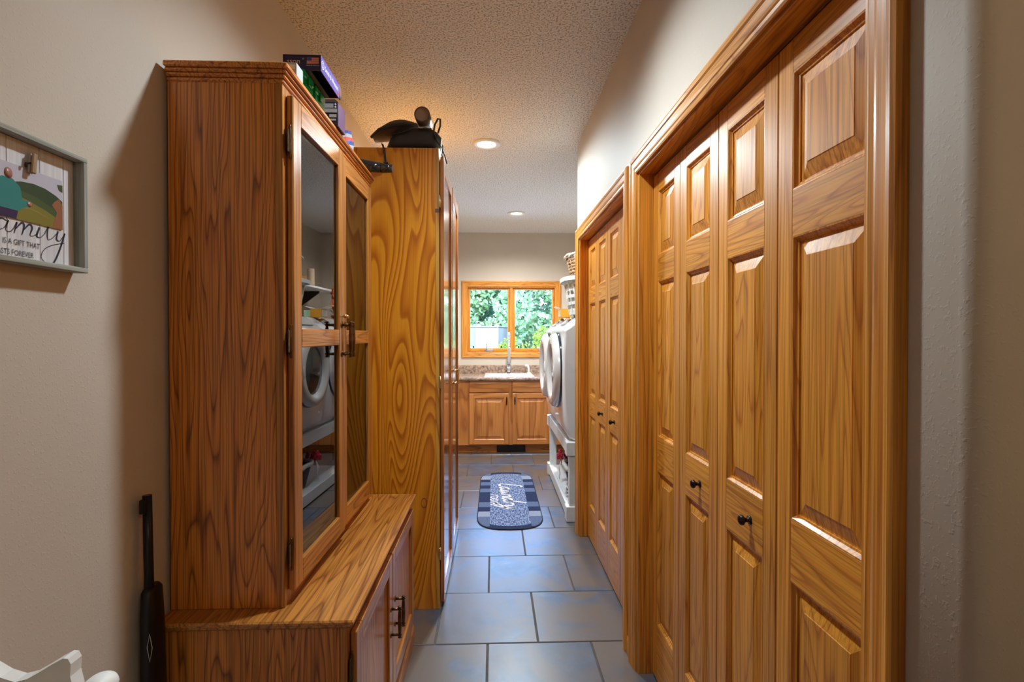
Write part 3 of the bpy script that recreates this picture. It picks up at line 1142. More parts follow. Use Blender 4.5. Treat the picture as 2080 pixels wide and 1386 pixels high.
# ================================================================== sink cabinet, worktop, sink
CY = 5.995
CX0, CX1 = XL + .004, XLR - .005
scab = thing('sink_cabinet', (.2, 6.3, 0), 'oak sink base cabinet with two raised doors under the window', 'cabinet')
for x0, x1 in ((CX0, -.140), (.515, CX1)):
    B(x0, x1, CY + .0205, YB - .004, .1005, .855).build('body', M['sinkZ'], scab)
B(-.140, .515, CY + .0205, YB - .004, .1005, .118).build('bottom_panel', M['sinkX'], scab)
B(-.140, .515, YB - .012, YB - .004, .118, .855).build('back_panel', M['sinkX'], scab)
B(CX0, CX1, CY + .075, YB - .01, 0, .10).build('toe_kick', M['darkX'], scab)
for x0, x1 in ((CX0, -.272), (.174, .222), (.668, CX1)):
    B(x0, x1, CY, CY + .02, .10, .855, c=.001).build('face_stile', M['sinkZ'], scab)
for x0, x1 in ((-.272, .174), (.222, .668)):
    B(x0, x1, CY, CY + .02, .825, .855).build('face_rail', M['sinkX'], scab)
    B(x0, x1, CY, CY + .02, .10, .125).build('face_rail', M['sinkX'], scab)
    B(x0, x1, CY, CY + .02, .695, .735).build('face_rail', M['sinkX'], scab)
for x0, x1, hx in ((-.284, .176, .150), (.220, .672, .246)):
    B(x0, x1, CY - .018, CY - .001, .722, .835, c=.006).build('drawer_front', M['sinkX'], scab)
    fC = lambda u, v, t: (u, CY - .019 - t, v)
    z0, z1, st = .112, .706, .052
    dd = B(x0, x0 + st, CY - .019, CY - .001, z0, z1, c=.003).build('door', M['sinkZ'], scab)
    B(x1 - st, x1, CY - .019, CY - .001, z0, z1, c=.003).build('stile', M['sinkZ'], dd)
    B(x0 + st, x1 - st, CY - .019, CY - .001, z0, z0 + st, c=.002).build('rail', M['sinkX'], dd)
    B(x0 + st, x1 - st, CY - .019, CY - .001, z1 - st, z1, c=.002).build('rail', M['sinkX'], dd)
    DT_, DT = DT, .017
    raised_panel(fC, x0 + st, x1 - st, z0 + st, z1 - st).build('panel', M['sinkZ'], dd)
    DT = DT_
    hh = MB()
    hh.tube([(hx, CY - .019, .665), (hx, CY - .04, .66), (hx, CY - .042, .63), (hx, CY - .04, .585), (hx, CY - .019, .58)], [.006, .006, .0075, .006, .006], n=8)
    hh.build('handle', M['bronze'], dd)
# floor vent in the toe kick
vt = thing('floor_vent', (.205, CY + .07, 0), 'dark bronze slotted heat register under the sink cabinet', 'vent')
VY = CY + .0735
B(.035, .375, VY - .006, VY, .004, .088, c=.002).build('frame', M['bronze'], vt)
for i in range(24):
    xx = .062 + i * .0122
    B(xx, xx + .005, VY - .011, VY - .006, .018, .076).build('louver', M['black'], vt)

ctop = thing('worktop', (.2, 6.3, .856), 'brown granite pattern laminate worktop with a backsplash', 'worktop')
hx0, hx1, hy0, hy1 = -.085, .455, 6.06, 6.50
wt = MB()
for a in ((CX0, hx0, 5.965, YB - .003), (hx1, CX1, 5.965, YB - .003), (hx0, hx1, 5.965, hy0), (hx0, hx1, hy1, YB - .003)):
    wt.box(a[0], a[1], a[2], a[3], .857, .897)
wt.build('slab', M['laminate'], ctop)
MB().tube([(CX0, 5.967, .877), (CX1, 5.967, .877)], .0202, n=12).build('rounded_edge', M['laminate'], ctop)
B(CX0, CX1, YB - .022, YB - .0035, .897, 1.000, c=.003).build('backsplash', M['laminate'], ctop)

snk = thing('sink', (.185, 6.28, .897), 'white drop-in kitchen sink set in the worktop', 'sink')
sk = MB()
o_, i_, b_ = (hx0 - .025, hx1 + .025, hy0 - .025, hy1 + .025), (hx0 + .02, hx1 - .02, hy0 + .015, hy1 - .09), (hx0 + .05, hx1 - .05, hy0 + .045, hy1 - .12)
rect = lambda q, z: [(q[0], q[2], z), (q[1], q[2], z), (q[1], q[3], z), (q[0], q[3], z)]
o2 = (o_[0] + .008, o_[1] - .008, o_[2] + .008, o_[3] - .008)
sk.add(rect(o_, .8975) + rect(o_, .903) + rect(o2, .910) + rect(i_, .908) + rect(b_, .74),
       [(4 * k + i, 4 * k + (i + 1) % 4, 4 * k + 4 + (i + 1) % 4, 4 * k + 4 + i) for k in range(4) for i in range(4)] + [(16, 17, 18, 19)])
sk.build('basin', M['white'], snk)
MB().lathe([(.0, .7415), (.03, .7415), (.04, .7405)], (.185, 6.26, 0), n=18, caps=False).build('drain', M['steel'], snk)

fc = thing('faucet', (.190, 6.45, .909), 'tall brushed steel spring faucet with pull-down head', 'faucet')
fx, fy = .190, 6.455
MB().lathe([(.15, 0), (.15, .004), (.145, .006)], (fx, fy, .9095), n=32, sy=.2, caps=True).build('deck_plate', M['steel'], fc)
MB().lathe([(.025, .0), (.024, .03), (.020, .05), (.019, .20), (.017, .22)], (fx, fy, .9155), n=18).build('body', M['steel'], fc)
MB().ell((fx, fy - .01, .995), .032, .030, .034).build('valve', M['steel'], fc)
sp = MB()
arc = []
for i in range(25):
    a = math.pi * i / 24
    arc.append((fx, fy - .055 + .055 * math.cos(a), 1.32 + .10 * math.sin(a) ** .8 if i not in (0, 24) else 1.32))
pts = [(fx, fy, 1.12 + .02 * k) for k in range(10)] + arc[1:] + [(fx, fy - .11, 1.32 - .02 * k) for k in range(1, 5)]
sp.tube(pts, .008, n=8)
for p in pts[::1]:
    sp.ell(p, .0125, .0125, .007, n=10, m=5)
sp.build('spring_hose', M['steel'], fc)
MB().lathe([(.013, .24), (.018, .22), (.018, .12), (.022, .10), (.022, .045), (.019, .04)], (fx, fy - .11, 1.0), n=16).build('spray_head', M['grey_plastic'], fc)
MB().tube([(fx, fy, 1.20), (fx + .0, fy - .11, 1.20)], .006, n=8).build('holder_arm', M['steel'], fc)
MB().tube([(fx + .02, fy - .01, .995), (fx + .065, fy - .02, 1.02)], [.007, .005], n=8).build('lever', M['steel'], fc)

ss = thing('side_sprayer', (.445, 6.455, .909), 'small white side sprayer right of the faucet', 'sprayer')
MB().lathe([(.026, 0), (.024, .008), (.018, .012)], (.445, 6.455, .910), n=16).build('base', M['white'], ss)
MB().tube([(.445, 6.455, .92), (.440, 6.452, .975), (.432, 6.448, 1.005), (.410, 6.44, 1.012), (.395, 6.435, 1.000)], [.016, .013, .014, .014, .010], n=12).build('head', M['white'], ss)

# ================================================================== laundry: platform, washers, baskets
PFX, PFY0, PFY1 = .548, 3.762, 5.140
plat = thing('washer_platform', (.95, 4.45, 0), 'white painted wooden platform carrying both laundry machines', 'platform')
for y0, y1 in ((PFY0, PFY0 + .09), (PFY1 - .09, PFY1)):
    B(PFX - .012, PFX + .075, y0, y1, 0, .115, c=.006).build('foot', M['white_paint'], plat)
    B(PFX + .012, PFX + .075, y0 + .012, y1 - .012, .115, .49, c=.003).build('post', M['white_paint'], plat)
    B(PFX - .012, PFX + .075, y0, y1, .49, .594, c=.006).build('post_cap', M['white_paint'], plat)
    B(1.24, 1.32, y0, y1, 0, .594, c=.004).build('post', M['white_paint'], plat)
B(PFX + .004, PFX + .044, PFY0 + .09, PFY1 - .09, .488, .588, c=.004).build('front_beam', M['white_paint'], plat)
B(1.26, 1.30, PFY0 + .09, PFY1 - .09, .488, .588, c=.004).build('back_beam', M['white_paint'], plat)
B(PFX + .076, 1.239, PFY0, PFY1, .555, .594, c=.003).build('deck', M['white_paint'], plat)
B(PFX + .0, PFX + .022, PFY0 + .09, PFY1 - .09, .012, .105, c=.004).build('shelf_front', M['white_paint'], plat)
B(PFX + .0225, 1.24, PFY0 + .092, PFY1 - .092, .085, .105, c=.003).build('lower_shelf', M['white_paint'], plat)

WZ = .594


def washer(y0, y1, label):
    ym = (y0 + y1) / 2
    t = thing('front_load_washer', (.95, ym, WZ), label, 'washing machine', 'front loading laundry machines')
    pr = [(1.31, WZ + .006), (.60, WZ + .006), (.566, WZ + .022), (.545, WZ + .06), (.530, WZ + .15), (.518, WZ + .30), (.512, WZ + .48), (.514, WZ + .66), (.520, WZ + .76), (.524, WZ + .815),
          (.518, WZ + .83), (.522, WZ + .842), (.56, WZ + .866), (.665, WZ + .945), (.69, WZ + .955), (1.31, WZ + .955)]
    fn = lambda u, v, tt: (u, tt, v)
    n = len(pr)
    mb = MB()
    secs = [(y0, .018), (y0 + .006, .007), (y0 + .02, 0), (y1 - .02, 0), (y1 - .006, .007), (y1, .018)]
    cx, cz = .95, WZ + .48
    vs = []
    for yy, ins in secs:
        for u, v in pr:
            du, dv = cx - u, cz - v
            vs.append((u + math.copysign(min(ins, abs(du)), du), yy, v + math.copysign(min(ins, abs(dv)), dv)))
    fs = []
    for k in range(len(secs) - 1):
        for i in range(n):
            j = (i + 1) % n
            fs.append((k * n + i, k * n + j, (k + 1) * n + j, (k + 1) * n + i))
    mb.add(vs, fs, 0, True)
    mb.add(vs[:n], [tuple(range(n))])
    mb.add(vs[-n:], [tuple(range(n))])
    mb.build('body', M['white'], t)
    zc = WZ + .515
    dr = MB().lathe([(.296, .012), (.297, -.022), (.288, -.046), (.268, -.060), (.236, -.062), (.212, -.050), (.200, -.030), (.196, -.010)], (.512, ym, zc), axis='X', n=48, caps=False).build('door_ring', M['silver_plastic'], t)
    MB().lathe([(.301, .010), (.301, -.010), (.297, -.012)], (.512, ym, zc), axis='X', n=48, caps=False).build('door_seal', M['dark_glass'], dr)
    MB().lathe([(.200, -.022), (.15, -.034), (.08, -.041), (.0, -.044)], (.512, ym, zc), axis='X', n=48, caps=False).build('door_window', M['dark_glass'], dr)
    MB().ell((.452, ym - .262, zc), .008, .012, .05).build('door_handle', M['white'], dr)
    # sloped console
    sl = lambda u, y, o: (.560 + u * .798 * .13 - o * .602, y, WZ + .866 + u * .602 * .13 * 1.0 + o * .798)
    cp = MB()
    cp.prism([(.08, ym - .02), (.95, ym - .02), (.95, ym + .20), (.08, ym + .20)], sl, .0005, .012)
    cp.build('display', M['grey_plastic'], t)
    kb = MB()
    kb.lathe([(.045, 0), (.043, .022), (.036, .03)], (0, 0, 0), n=24)
    kb.xf(Matrix.Translation(sl(.5, ym - .13, .0)) @ Matrix.Rotation(R(-37), 4, 'Y'))
    kb.build('dial', M['chrome'], t)
    B(.5505, .5535, y0 + .09, y1 - .09, WZ + .035, WZ + .045).build('kick_seam', M['grey_plastic'], t)


washer(3.785, 4.450, 'white front loading machine nearer the closets, under the white laundry basket')
washer(4.462, 5.128, 'white front loading machine nearer the window, beside the sink')

# white laundry basket with real slots
WT = WZ + .955


def oblong(cx, cy, rx, ry, n=40, p=3.2):
    out = []
    for i in range(n):
        a = 2 * math.pi * i / n
        c, s_ = math.cos(a), math.sin(a)
        out.append((cx + rx * math.copysign(abs(c) ** (2 / p), c), cy + ry * math.copysign(abs(s_) ** (2 / p), s_)))
    return out


def band(mb, cx, cy, r0, r1, z0, z1, th, n=40):
    a0, a1 = oblong(cx, cy, *r0, n=n), oblong(cx, cy, *r1, n=n)
    b0, b1 = oblong(cx, cy, r0[0] - th, r0[1] - th, n=n), oblong(cx, cy, r1[0] - th, r1[1] - th, n=n)
    vs = [(x, y, z0) for x, y in a0] + [(x, y, z1) for x, y in a1] + [(x, y, z1) for x, y in b1] + [(x, y, z0) for x, y in b0]
    fs = []
    for i in range(n):
        j = (i + 1) % n
        for k in range(4):
            k2 = (k + 1) % 4
            fs.append((k * n + i, k * n + j, k2 * n + j, k2 * n + i))
    mb.add(vs, fs, 0, False)


lb = thing('laundry_basket', (.82, 4.06, WT), 'white slotted plastic laundry basket on the nearer machine', 'basket')
bcx, bcy, bz = .835, 4.065, WT + .001
rad = lambda s: (.225 + .045 * s, .205 + .04 * s)
H = .285
mb = MB()
for s0, s1 in ((0, .16), (.27, .35), (.46, .54), (.65, .73), (.84, 1.0)):
    band(mb, bcx, bcy, rad(s0), rad(s1), bz + H * s0, bz + H * s1, .004)
ob = oblong(bcx, bcy, rad(0)[0] - .001, rad(0)[1] - .001)
mb.add([(x, y, bz + .002) for x, y in ob], [tuple(range(len(ob)))])
mb.build('shell', M['white_plastic'], lb)
ribs = MB()
o0, o1 = oblong(bcx, bcy, *rad(0), n=40), oblong(bcx, bcy, *rad(1), n=40)
for i in range(0, 40, 1):
    if i % 2:
        continue
    p0, p1 = Vector((*o0[i], bz + .01)), Vector((*o1[i], bz + H - .01))
    ribs.tube([p0 + (p1 - p0) * .02 - Vector(((p0.x - bcx) * .01, (p0.y - bcy) * .01, 0)), p1 - Vector(((p1.x - bcx) * .015, (p1.y - bcy) * .015, 0))], .006, n=6)
ribs.build('ribs', M['white_plastic'], lb)
rm = MB()
band(rm, bcx, bcy, (.300, .275), (.302, .277), bz + H - .028, bz + H + .002, .004)
band(rm, bcx, bcy, (.302, .277), (.274, .248), bz + H - .002, bz + H + .008, .02)
rm.build('rim', M['white_plastic'], lb)

wk = thing('wicker_basket', (.80, 4.06, WT + .26), 'pale wicker basket stacked in the white laundry basket', 'basket')
kx, ky, kz0, kz1 = .80, 4.06, WT + .245, WT + .455
wr = lambda s: (.165 + .055 * s, .150 + .05 * s)
mb = MB()
for q in range(9):
    s = q / 9
    ring = oblong(kx, ky, *wr(s), n=36, p=2.6)
    pts = [(x + (kx - x) * .02 * ((i + q) % 2), y + (ky - y) * .02 * ((i + q) % 2), kz0 + (kz1 - kz0) * s + .003 * (-1) ** (i + q)) for i, (x, y) in enumerate(ring)]
    mb.tube(pts, .0075 if q not in (0, 4) else .011, n=6, closed=True)
mb.build('weave', M['wicker'], wk)
mb = MB()
for i in range(0, 36, 2):
    a, b = oblong(kx, ky, *wr(0), n=36, p=2.6)[i], oblong(kx, ky, *wr(1), n=36, p=2.6)[i]
    mb.tube([(a[0], a[1], kz0 - .004), (b[0], b[1], kz1)], .006, n=6)
mb.build('stakes', M['wicker'], wk)
mb = MB()
for ph_ in range(2):
    ring = oblong(kx, ky, *wr(1.03), n=48, p=2.6)
    mb.tube([(x + .010 * math.cos(i * 1.0 + ph_ * math.pi) * (x - kx) / .2, y, kz1 + .006 + .010 * math.sin(i * 1.0 + ph_ * math.pi)) for i, (x, y) in enumerate(ring)], .010, n=6, closed=True)
mb.build('braided_rim', M['wicker_white'], wk)
ob = oblong(kx, ky, *wr(0), n=36, p=2.6)
MB().add([(x, y, kz0) for x, y in ob] + [(x, y, kz0 - .004) for x, y in ob], [tuple(range(36)), tuple(range(71, 35, -1))]).build('base', M['wicker'], wk)

# orange detergent box
ox = thing('detergent_box', (.66, 4.66, WT), 'orange detergent box with open white flaps on the farther machine', 'box')
B(.600, .700, 4.585, 4.735, WT + .001, WT + .078, c=.002).build('body', M['orange_card'], ox)
mb = MB()
mb.box(.5965, .5995, 4.60, 4.72, WT + .012, WT + .066)
mb.build('label_panel', M['print_white'], ox)
mb = MB()
for sx_, x_ in ((-1, .600), (1, .700)):
    mb.prism([(0, 0), (.045 * sx_, .018), (.045 * sx_, .021), (0, .003)], lambda u, v, tt: (x_ + u, tt, WT + .0785 + v), 4.588, 4.732)
mb.build('flap', M['white_plastic'], ox)
for i, y_ in enumerate((4.86, 4.985)):
    t = thing('pod_tub', (.80, y_, WT), ('pale green plastic tub on the farther machine, nearer the orange box', 'pale green plastic tub on the farther machine, nearer the window')[i], 'tub', 'pale green tubs')
    B(.745, .855, y_ - .05, y_ + .05, WT + .001, WT + .075, c=.008).build('body', M['pod_green'], t)
    B(.742, .745, y_ - .022, y_ + .022, WT + .035, WT + .070, c=.001).build('label', M['bronze'], t)

# under-shelf basket with flowers
fb = thing('dark_wicker_basket', (.72, 3.98, .105), 'dark wicker basket with cream liner under the machines', 'basket')
dx, dy, dz0, dz1 = .735, 4.25, .107, .305
dr_ = lambda s: (.095 + .045 * s, .14 + .05 * s)
mb = MB()
for q in range(13):
    s = q / 12
    ring = oblong(dx, dy, *dr_(s), n=32, p=2.8)
    mb.tube([(x + (dx - x) * .03 * ((i + q) % 2), y + (dy - y) * .03 * ((i + q) % 2), dz0 + .008 + (dz1 - dz0 - .01) * s) for i, (x, y) in enumerate(ring)], .0085, n=6, closed=True)
mb.build('weave', M['wicker_dark'], fb)
ob = oblong(dx, dy, *dr_(0), n=32, p=2.8)
MB().add([(x, y, dz0 + .006) for x, y in ob] + [(x, y, dz0) for x, y in ob], [tuple(range(32)), tuple(range(63, 31, -1))]).build('base', M['wicker_dark'], fb)
mb = MB()
ring = oblong(dx, dy, *dr_(1.06), n=40, p=2.8)
mb.tube([(x, y, dz1 - .004 + .008 * math.sin(i * 1.3)) for i, (x, y) in enumerate(ring)], .020, n=8, closed=True)
mb.build('liner', M['liner'], fb)
mb = MB()
for i, (yy, zz) in enumerate(((4.05, .13), (4.03, .16), (4.07, .15))):
    mb.tube([(dx - .145, yy, zz), (dx - .17, yy - .02, zz + .03), (dx - .165, yy - .03, zz), (dx - .145, yy, zz)], .006, n=6)
mb.build('bow', M['ribbon'], fb)
mb = MB()
mb.tube([(dx - .15, 4.42, .30), (dx - .165, 4.44, .24), (dx - .155, 4.43, .18), (dx - .16, 4.45, .13)], .006, n=6, flat=.4)
mb.tube([(dx - .15, 4.42, .30), (dx - .17, 4.40, .24), (dx - .165, 4.41, .20), (dx - .17, 4.40, .15)], .006, n=6, flat=.4)
mb.build('ribbon_tail', M['ribbon'], fb)
fl = thing('flower_bunch', (.62, 4.42, .30), 'red artificial flowers tucked into the dark basket', 'flowers')
random.seed(3)
for i in range(7):
    c = Vector((.60 + random.uniform(-.04, .07), 4.40 + random.uniform(-.06, .06), .345 + random.uniform(-.03, .035)))
    mb = MB()
    for k in range(7):
        a = k * 2 * math.pi / 7
        n0 = len(mb.v)
        mb.ell((0, 0, 0), .018, .013, .006, n=8, m=5)
        mb.xf(Matrix.Translation(c + Vector((.0, .016 * math.cos(a), .016 * math.sin(a)))) @ Matrix.Rotation(a, 4, 'X') @ Matrix.Rotation(R(50), 4, 'Y'), n0)
    mb.ell(c, .008, .008, .008, n=8, m=5)
    mb.tube([c + Vector((.01, 0, 0)), Vector((c.x + .03, c.y - .02, .27))], .0025, n=5)
    mb.build('flower', M['red_petal'], fl)

# wall shelf over the machines (seen mirrored in the cabinet glass)
sh = thing('wall_shelf', (1.2, 5.3, 1.90), 'pale wall shelf above the laundry machines', 'shelf')
B(1.03, XLR - .003, 4.75, 6.15, 1.90, 1.925, c=.003).build('board', M['white_paint'], sh)
for yy in (4.95, 5.95):
    mb = MB().prism([(0, 0), (.25, 0), (.25, -.02), (.03, -.18), (0, -.18)], lambda u, v, tt: (XLR - .004 - u, tt, 1.8995 + v), yy - .01, yy + .01)
    mb.build('bracket', M['bronze'], sh)
bw = MB().lathe([(.05, 0), (.10, .03), (.13, .075), (.125, .08), (.09, .035), (.0, .012)], (1.16, 5.30, 1.926), n=24, caps=False)
tag(bw.build('wooden_bowl', M['oakX']), 'round honey wooden bowl on the wall shelf', 'bowl')
cd = thing('pillar_candle', (1.15, 5.72, 1.926), 'tall cream pillar candle on the wall shelf', 'candle')
MB().lathe([(.04, 0), (.04, .20), (.036, .203), (.0, .198)], (1.15, 5.72, 1.926), n=20, caps=False).build('wax', plain('cream_wax', (.62, .45, .30), rough=.5), cd)
MB().tube([(1.15, 5.72, 2.120), (1.15, 5.722, 2.146)], .002, n=6).build('wick', M['black'], cd)
jr = thing('lidded_jar', (1.20, 5.52, 1.926), 'small silver lidded jar between bowl and candle', 'jar')
MB().lathe([(.045, 0), (.06, .03), (.06, .08), (.045, .105)], (1.20, 5.52, 1.926), n=20).build('body', M['steel'], jr)
MB().lathe([(.048, .105), (.04, .125), (.01, .135), (.012, .15), (.0, .155)], (1.20, 5.52, 1.926), n=20, caps=False).build('lid', M['steel'], jr)
gl_ = thing('leaf_garland', (1.06, 6.0, 1.45), 'red autumn leaf garland hanging off the wall shelf', 'garland')
MB().tube([(1.03, 6.02, 1.935), (1.012, 6.02, 1.93), (1.005, 6.02, 1.85), (1.01, 6.03, 1.6), (1.0, 6.0, 1.42)], .004, n=6).build('cord', M['bark'], gl_)
random.seed(11)
lfm = [plain('autumn_red', (.45, .04, .02), rough=.6), plain('autumn_orange', (.62, .22, .04), rough=.6)]
for i in range(34):
    z = 1.42 + .54 * i / 33
    c = Vector((1.002 + random.uniform(-.02, .02), 6.01 + random.uniform(-.07, .07), z))
    mb = MB().ell((0, 0, 0), .035, .022, .003, n=8, m=4)
    mb.xf(Matrix.Translation(c) @ Matrix.Rotation(random.uniform(0, 6.28), 4, 'X') @ Matrix.Rotation(random.uniform(.3, 1.4), 4, 'Y') @ Matrix.Rotation(random.uniform(0, 6.28), 4, 'Z'))
    mb.build('leaf', lfm[i % 2], gl_)

# ================================================================== rug
RX0, RX1, RY0, RY1 = -.128, .372, 3.625, 5.150
rcx, rcy = (RX0 + RX1) / 2, (RY0 + RY1) / 2
rug = thing('laundry_rug', (rcx, rcy, 0), 'blue oval laundry runner rug with striped sides and white script', 'rug')


def rug_outline(ins=0.0, n=14):
    a, rr = (RX1 - RX0) / 2 - ins, .20 - ins
    bow = .115
    b = (RY1 - RY0) / 2 - ins
    out = []
    y_side = b - bow - .14
    # bowed ends with rounded shoulders: superellipse caps
    for sgn in (1, -1):
        for i in range(n + 1):
            th = math.pi * i / n
            cx_ = a * math.copysign(abs(math.cos(th)) ** .74, math.cos(th))
            cy_ = y_side + (b - y_side) * abs(math.sin(th)) ** .80
            out.append((rcx + sgn * cx_, rcy + sgn * cy_))
    return out


def x_clip(poly, x0, x1):
    def clip(P, f_in, inter):
        res = []
        for i in range(len(P)):
            a, b = P[i - 1], P[i]
            if f_in(b):
                if not f_in(a):
                    res.append(inter(a, b))
                res.append(b)
            elif f_in(a):
                res.append(inter(a, b))
        return res
    def at(c):
        return lambda a, b: (c, a[1] + (b[1] - a[1]) * (c - a[0]) / (b[0] - a[0]))
    P = clip(poly, lambda p: p[0] >= x0, at(x0))
    return clip(P, lambda p: p[0] <= x1, at(x1)) if P else []


def y_clip(poly, y0, y1):
    P = x_clip([(y, x) for x, y in poly], y0, y1)
    return [(y, x) for x, y in P]


fz = lambda u, v, t: (u, v, t)
MB().prism(rug_outline(), fz, .0006, .0055).build('backing', plain('rug_edge_navy', (.012, .016, .035), rough=.95), rug)


def rug_mat(name, a, b, sx=140, sy=25):
    m, nt, bs = new_mat(name)
    tc = nt.nodes.new('ShaderNodeTexCoord')
    mp = nt.nodes.new('ShaderNodeMapping')
    mp.inputs['Scale'].default_value = (sx, sy, 1)
    nz = nt.nodes.new('ShaderNodeTexNoise')
    nz.inputs['Scale'].default_value = 1.0
    nz.inputs['Detail'].default_value = 3
    nt.links.new(tc.outputs['Object'], mp.inputs[0])
    nt.links.new(mp.outputs[0], nz.inputs['Vector'])
    rp = ramp(nt, [(.42, a), (.60, b)])
    nt.links.new(nz.outputs['Fac'], rp.inputs[0])
    nt.links.new(rp.outputs[0], bs.inputs['Base Color'])
    bs.inputs['Roughness'].default_value = .95
    bs.inputs['Specular IOR Level'].default_value = .1
    return m


rm_mid = rug_mat('rug_flecked_blue', (.055, .085, .20), (.30, .37, .55))
rm_l = rug_mat('rug_stripe_pale', (.23, .27, .38), (.33, .37, .48), 60, 300)
rm_m = rug_mat('rug_stripe_mid', (.085, .12, .22), (.14, .18, .30), 60, 300)
rm_d = rug_mat('rug_stripe_dark', (.018, .026, .07), (.035, .05, .12), 60, 300)
inn = rug_outline(.007)
sx0, sx1 = RX0 + .098, RX1 - .098
ends = [y for x, y in x_clip(inn, sx0, sx1)]
MB().prism(x_clip(inn, sx0 - .0, sx1 + .0), fz, .0050, .0066).build('end_band', rm_d, rug)
pol = y_clip(x_clip(inn, sx0, sx1), -99, 99)
# flecked centre with arched ends
arch = []
for sgn in (1, -1):
    for i in range(13):
        th = math.pi * i / 12
        arch.append((rcx + sgn * (sx1 - sx0) / 2 * math.cos(th), rcy + sgn * (.640 + .060 * math.sin(th))))
MB().prism(arch, fz, .0060, .0072).build('centre_field', rm_mid, rug)
pat = [rm_d, rm_m, rm_l, rm_d, rm_m, rm_d, rm_m, rm_d, rm_d, rm_m, rm_d, rm_l, rm_m, rm_l]
wid = [.10, .13, .085, .10, .12, .085, .13, .15, .14, .12, .10, .10, .13, .2]
for side in (0, 1):
    half = x_clip(inn, RX0, sx0) if side == 0 else x_clip(inn, sx1, RX1)
    y = RY0 + .06
    order = list(zip([rm_m, rm_l, rm_d, rm_m, rm_d, rm_d, rm_m, rm_d, rm_m, rm_d, rm_l, rm_m], [.20, .115, .105, .12, .10, .17, .105, .10, .10, .09, .12, .30]))
    for mm, wd_ in order:
        P = y_clip(half, y, y + wd_)
        if len(P) >= 3:
            MB().prism(P, fz, .0050, .0068).build('stripe', mm, rug)
        y += wd_
# script lettering runs along the rug: fn maps (u along -Y, v along +X)
fT = lambda u, v, t: (rcx + v, rcy - u, t)
L_ = MB()
TTT = .0078
sc_ = .30


def strokes(list_, mb, fn, t, s, ox, oy, w, slant=.28):
    for st in list_:
        pts = [((x + slant * y) * s + ox, y * s + oy) for x, y in st]
        ribbon(pts, w, fn, t, mb)


LAUN = [  # L a u n d r y  (x along, y up), x-height .36
    [(.30, 1.0), (.16, .98), (.12, .5), (.08, .05), (.02, .0), (.2, .04), (.42, .02)],
    [(.78, .34), (.60, .40), (.50, .2), (.56, .02), (.72, .12), (.80, .36)], [(.80, .36), (.80, .06), (.92, .05)],
    [(.98, .36), (.97, .08), (1.08, .02), (1.22, .36)], [(1.22, .36), (1.22, .05), (1.33, .05)],
    [(1.40, .36), (1.40, .0)], [(1.40, .2), (1.56, .37), (1.66, .28), (1.66, .04), (1.76, .05)],
    [(2.06, .34), (1.88, .38), (1.80, .18), (1.88, .0), (2.04, .12), (2.10, .4)], [(2.16, .95), (2.10, .4), (2.10, .05), (2.22, .05)],
    [(2.28, .36), (2.28, .0)], [(2.28, .22), (2.40, .38), (2.52, .34)],
    [(2.60, .36), (2.62, .08), (2.74, .02), (2.88, .36)], [(2.88, .36), (2.84, -.1), (2.70, -.42), (2.50, -.36), (2.64, -.14), (3.0, .1)]]
ROOM = [  # r o o m
    [(.02, .36), (.02, .0)], [(.02, .2), (.16, .38), (.26, .32)],
    [(.52, .36), (.36, .3), (.36, .05), (.52, .02), (.62, .2), (.52, .36)],
    [(.90, .36), (.74, .3), (.74, .05), (.90, .02), (1.0, .2), (.90, .36)],
    [(1.10, .36), (1.10, .0)], [(1.10, .2), (1.22, .37), (1.32, .28), (1.32, .0)], [(1.32, .2), (1.46, .37), (1.56, .28), (1.56, .04), (1.7, .06)]]
lt = MB()
strokes([[(x, y * .82) for x, y in st] for st in LAUN], lt, lambda u, v, t: fT(u, v + .07 * (u + .385) - .01, t), TTT, .240, -.385, -.070, .020, .30)
strokes(ROOM, lt, fT, TTT, .165, -.04, -.150, .011, .30)
lt.build('lettering', plain('rug_script_white', (.72, .70, .72), rough=.9), rug)

# ================================================================== things on the display cabinet
CT = GZ1 + .0455     # top of the cornice
bx = thing('ammunition_box', (-.60, 1.585, CT + .058), 'long navy and purple cardboard box with flag, lying across green boxes', 'box')
ax0, ax1, ay0, ay1, az0, az1 = -.604, -.497, 1.500, 1.672, CT + .0560, CT + .1010
mb = MB()
mb.box(ax0, ax1, ay0, ay0 + .003, az0, az1, mi=0)
mb.box(ax0, ax1, ay1 - .003, ay1, az0, az1, mi=0)
mb.box(ax0, ax0 + .003, ay0, ay1, az0, az1, mi=0)
mb.box(ax0, ax1, ay0, ay1, az1 - .002, az1, mi=0)
mb.box(ax0, ax1 - .03, ay0 + .003, ay1 - .003, az0, az0 + .003, mi=1)
mb.build('carton', [M['navy_card'], M['card_inner']], bx)
B(ax1 - .0015, ax1 + .0006, ay0, ay1, az0, az1).build('side_label', M['purple_card'], bx)
mb = MB().lathe([(.0, -.0008), (.020, -.0008), (.020, .0008), (.0, .0008)], (ax1 - .002, ay1 + .012, (az0 + az1) / 2 + .001), axis='X', n=20, caps=False, sx=1.1, sy=1.15)
mb.build('tuck_flap', M['brown_card'], bx)
fN = lambda cx_, cz_: (lambda u, v, t: (cx_ + u, ay0 - t, cz_ + v))
zc_ = (az0 + az1) / 2
text_mesh('sson', .022, fN(-.574, zc_ + .003), t=.0008, sx=.95).build('lettering', M['print_gold'], bx)
text_mesh('\u00ae', .008, fN(-.5465, zc_ + .010), t=.0008).build('trademark', M['print_gold'], bx)
fg = MB()
f0 = -.5365
for i in range(7):
    z = zc_ - .004 + i * .0028
    fg.box(f0, f0 + .034, ay0 - .0010, ay0 - .0006, z, z + .0016)
fg.build('flag_stripes', M['print_red'], bx)
fg = MB()
for i in range(6):
    z = zc_ - .0024 + i * .0028
    fg.box(f0, f0 + .034, ay0 - .0009, ay0 - .0005, z, z + .0012)
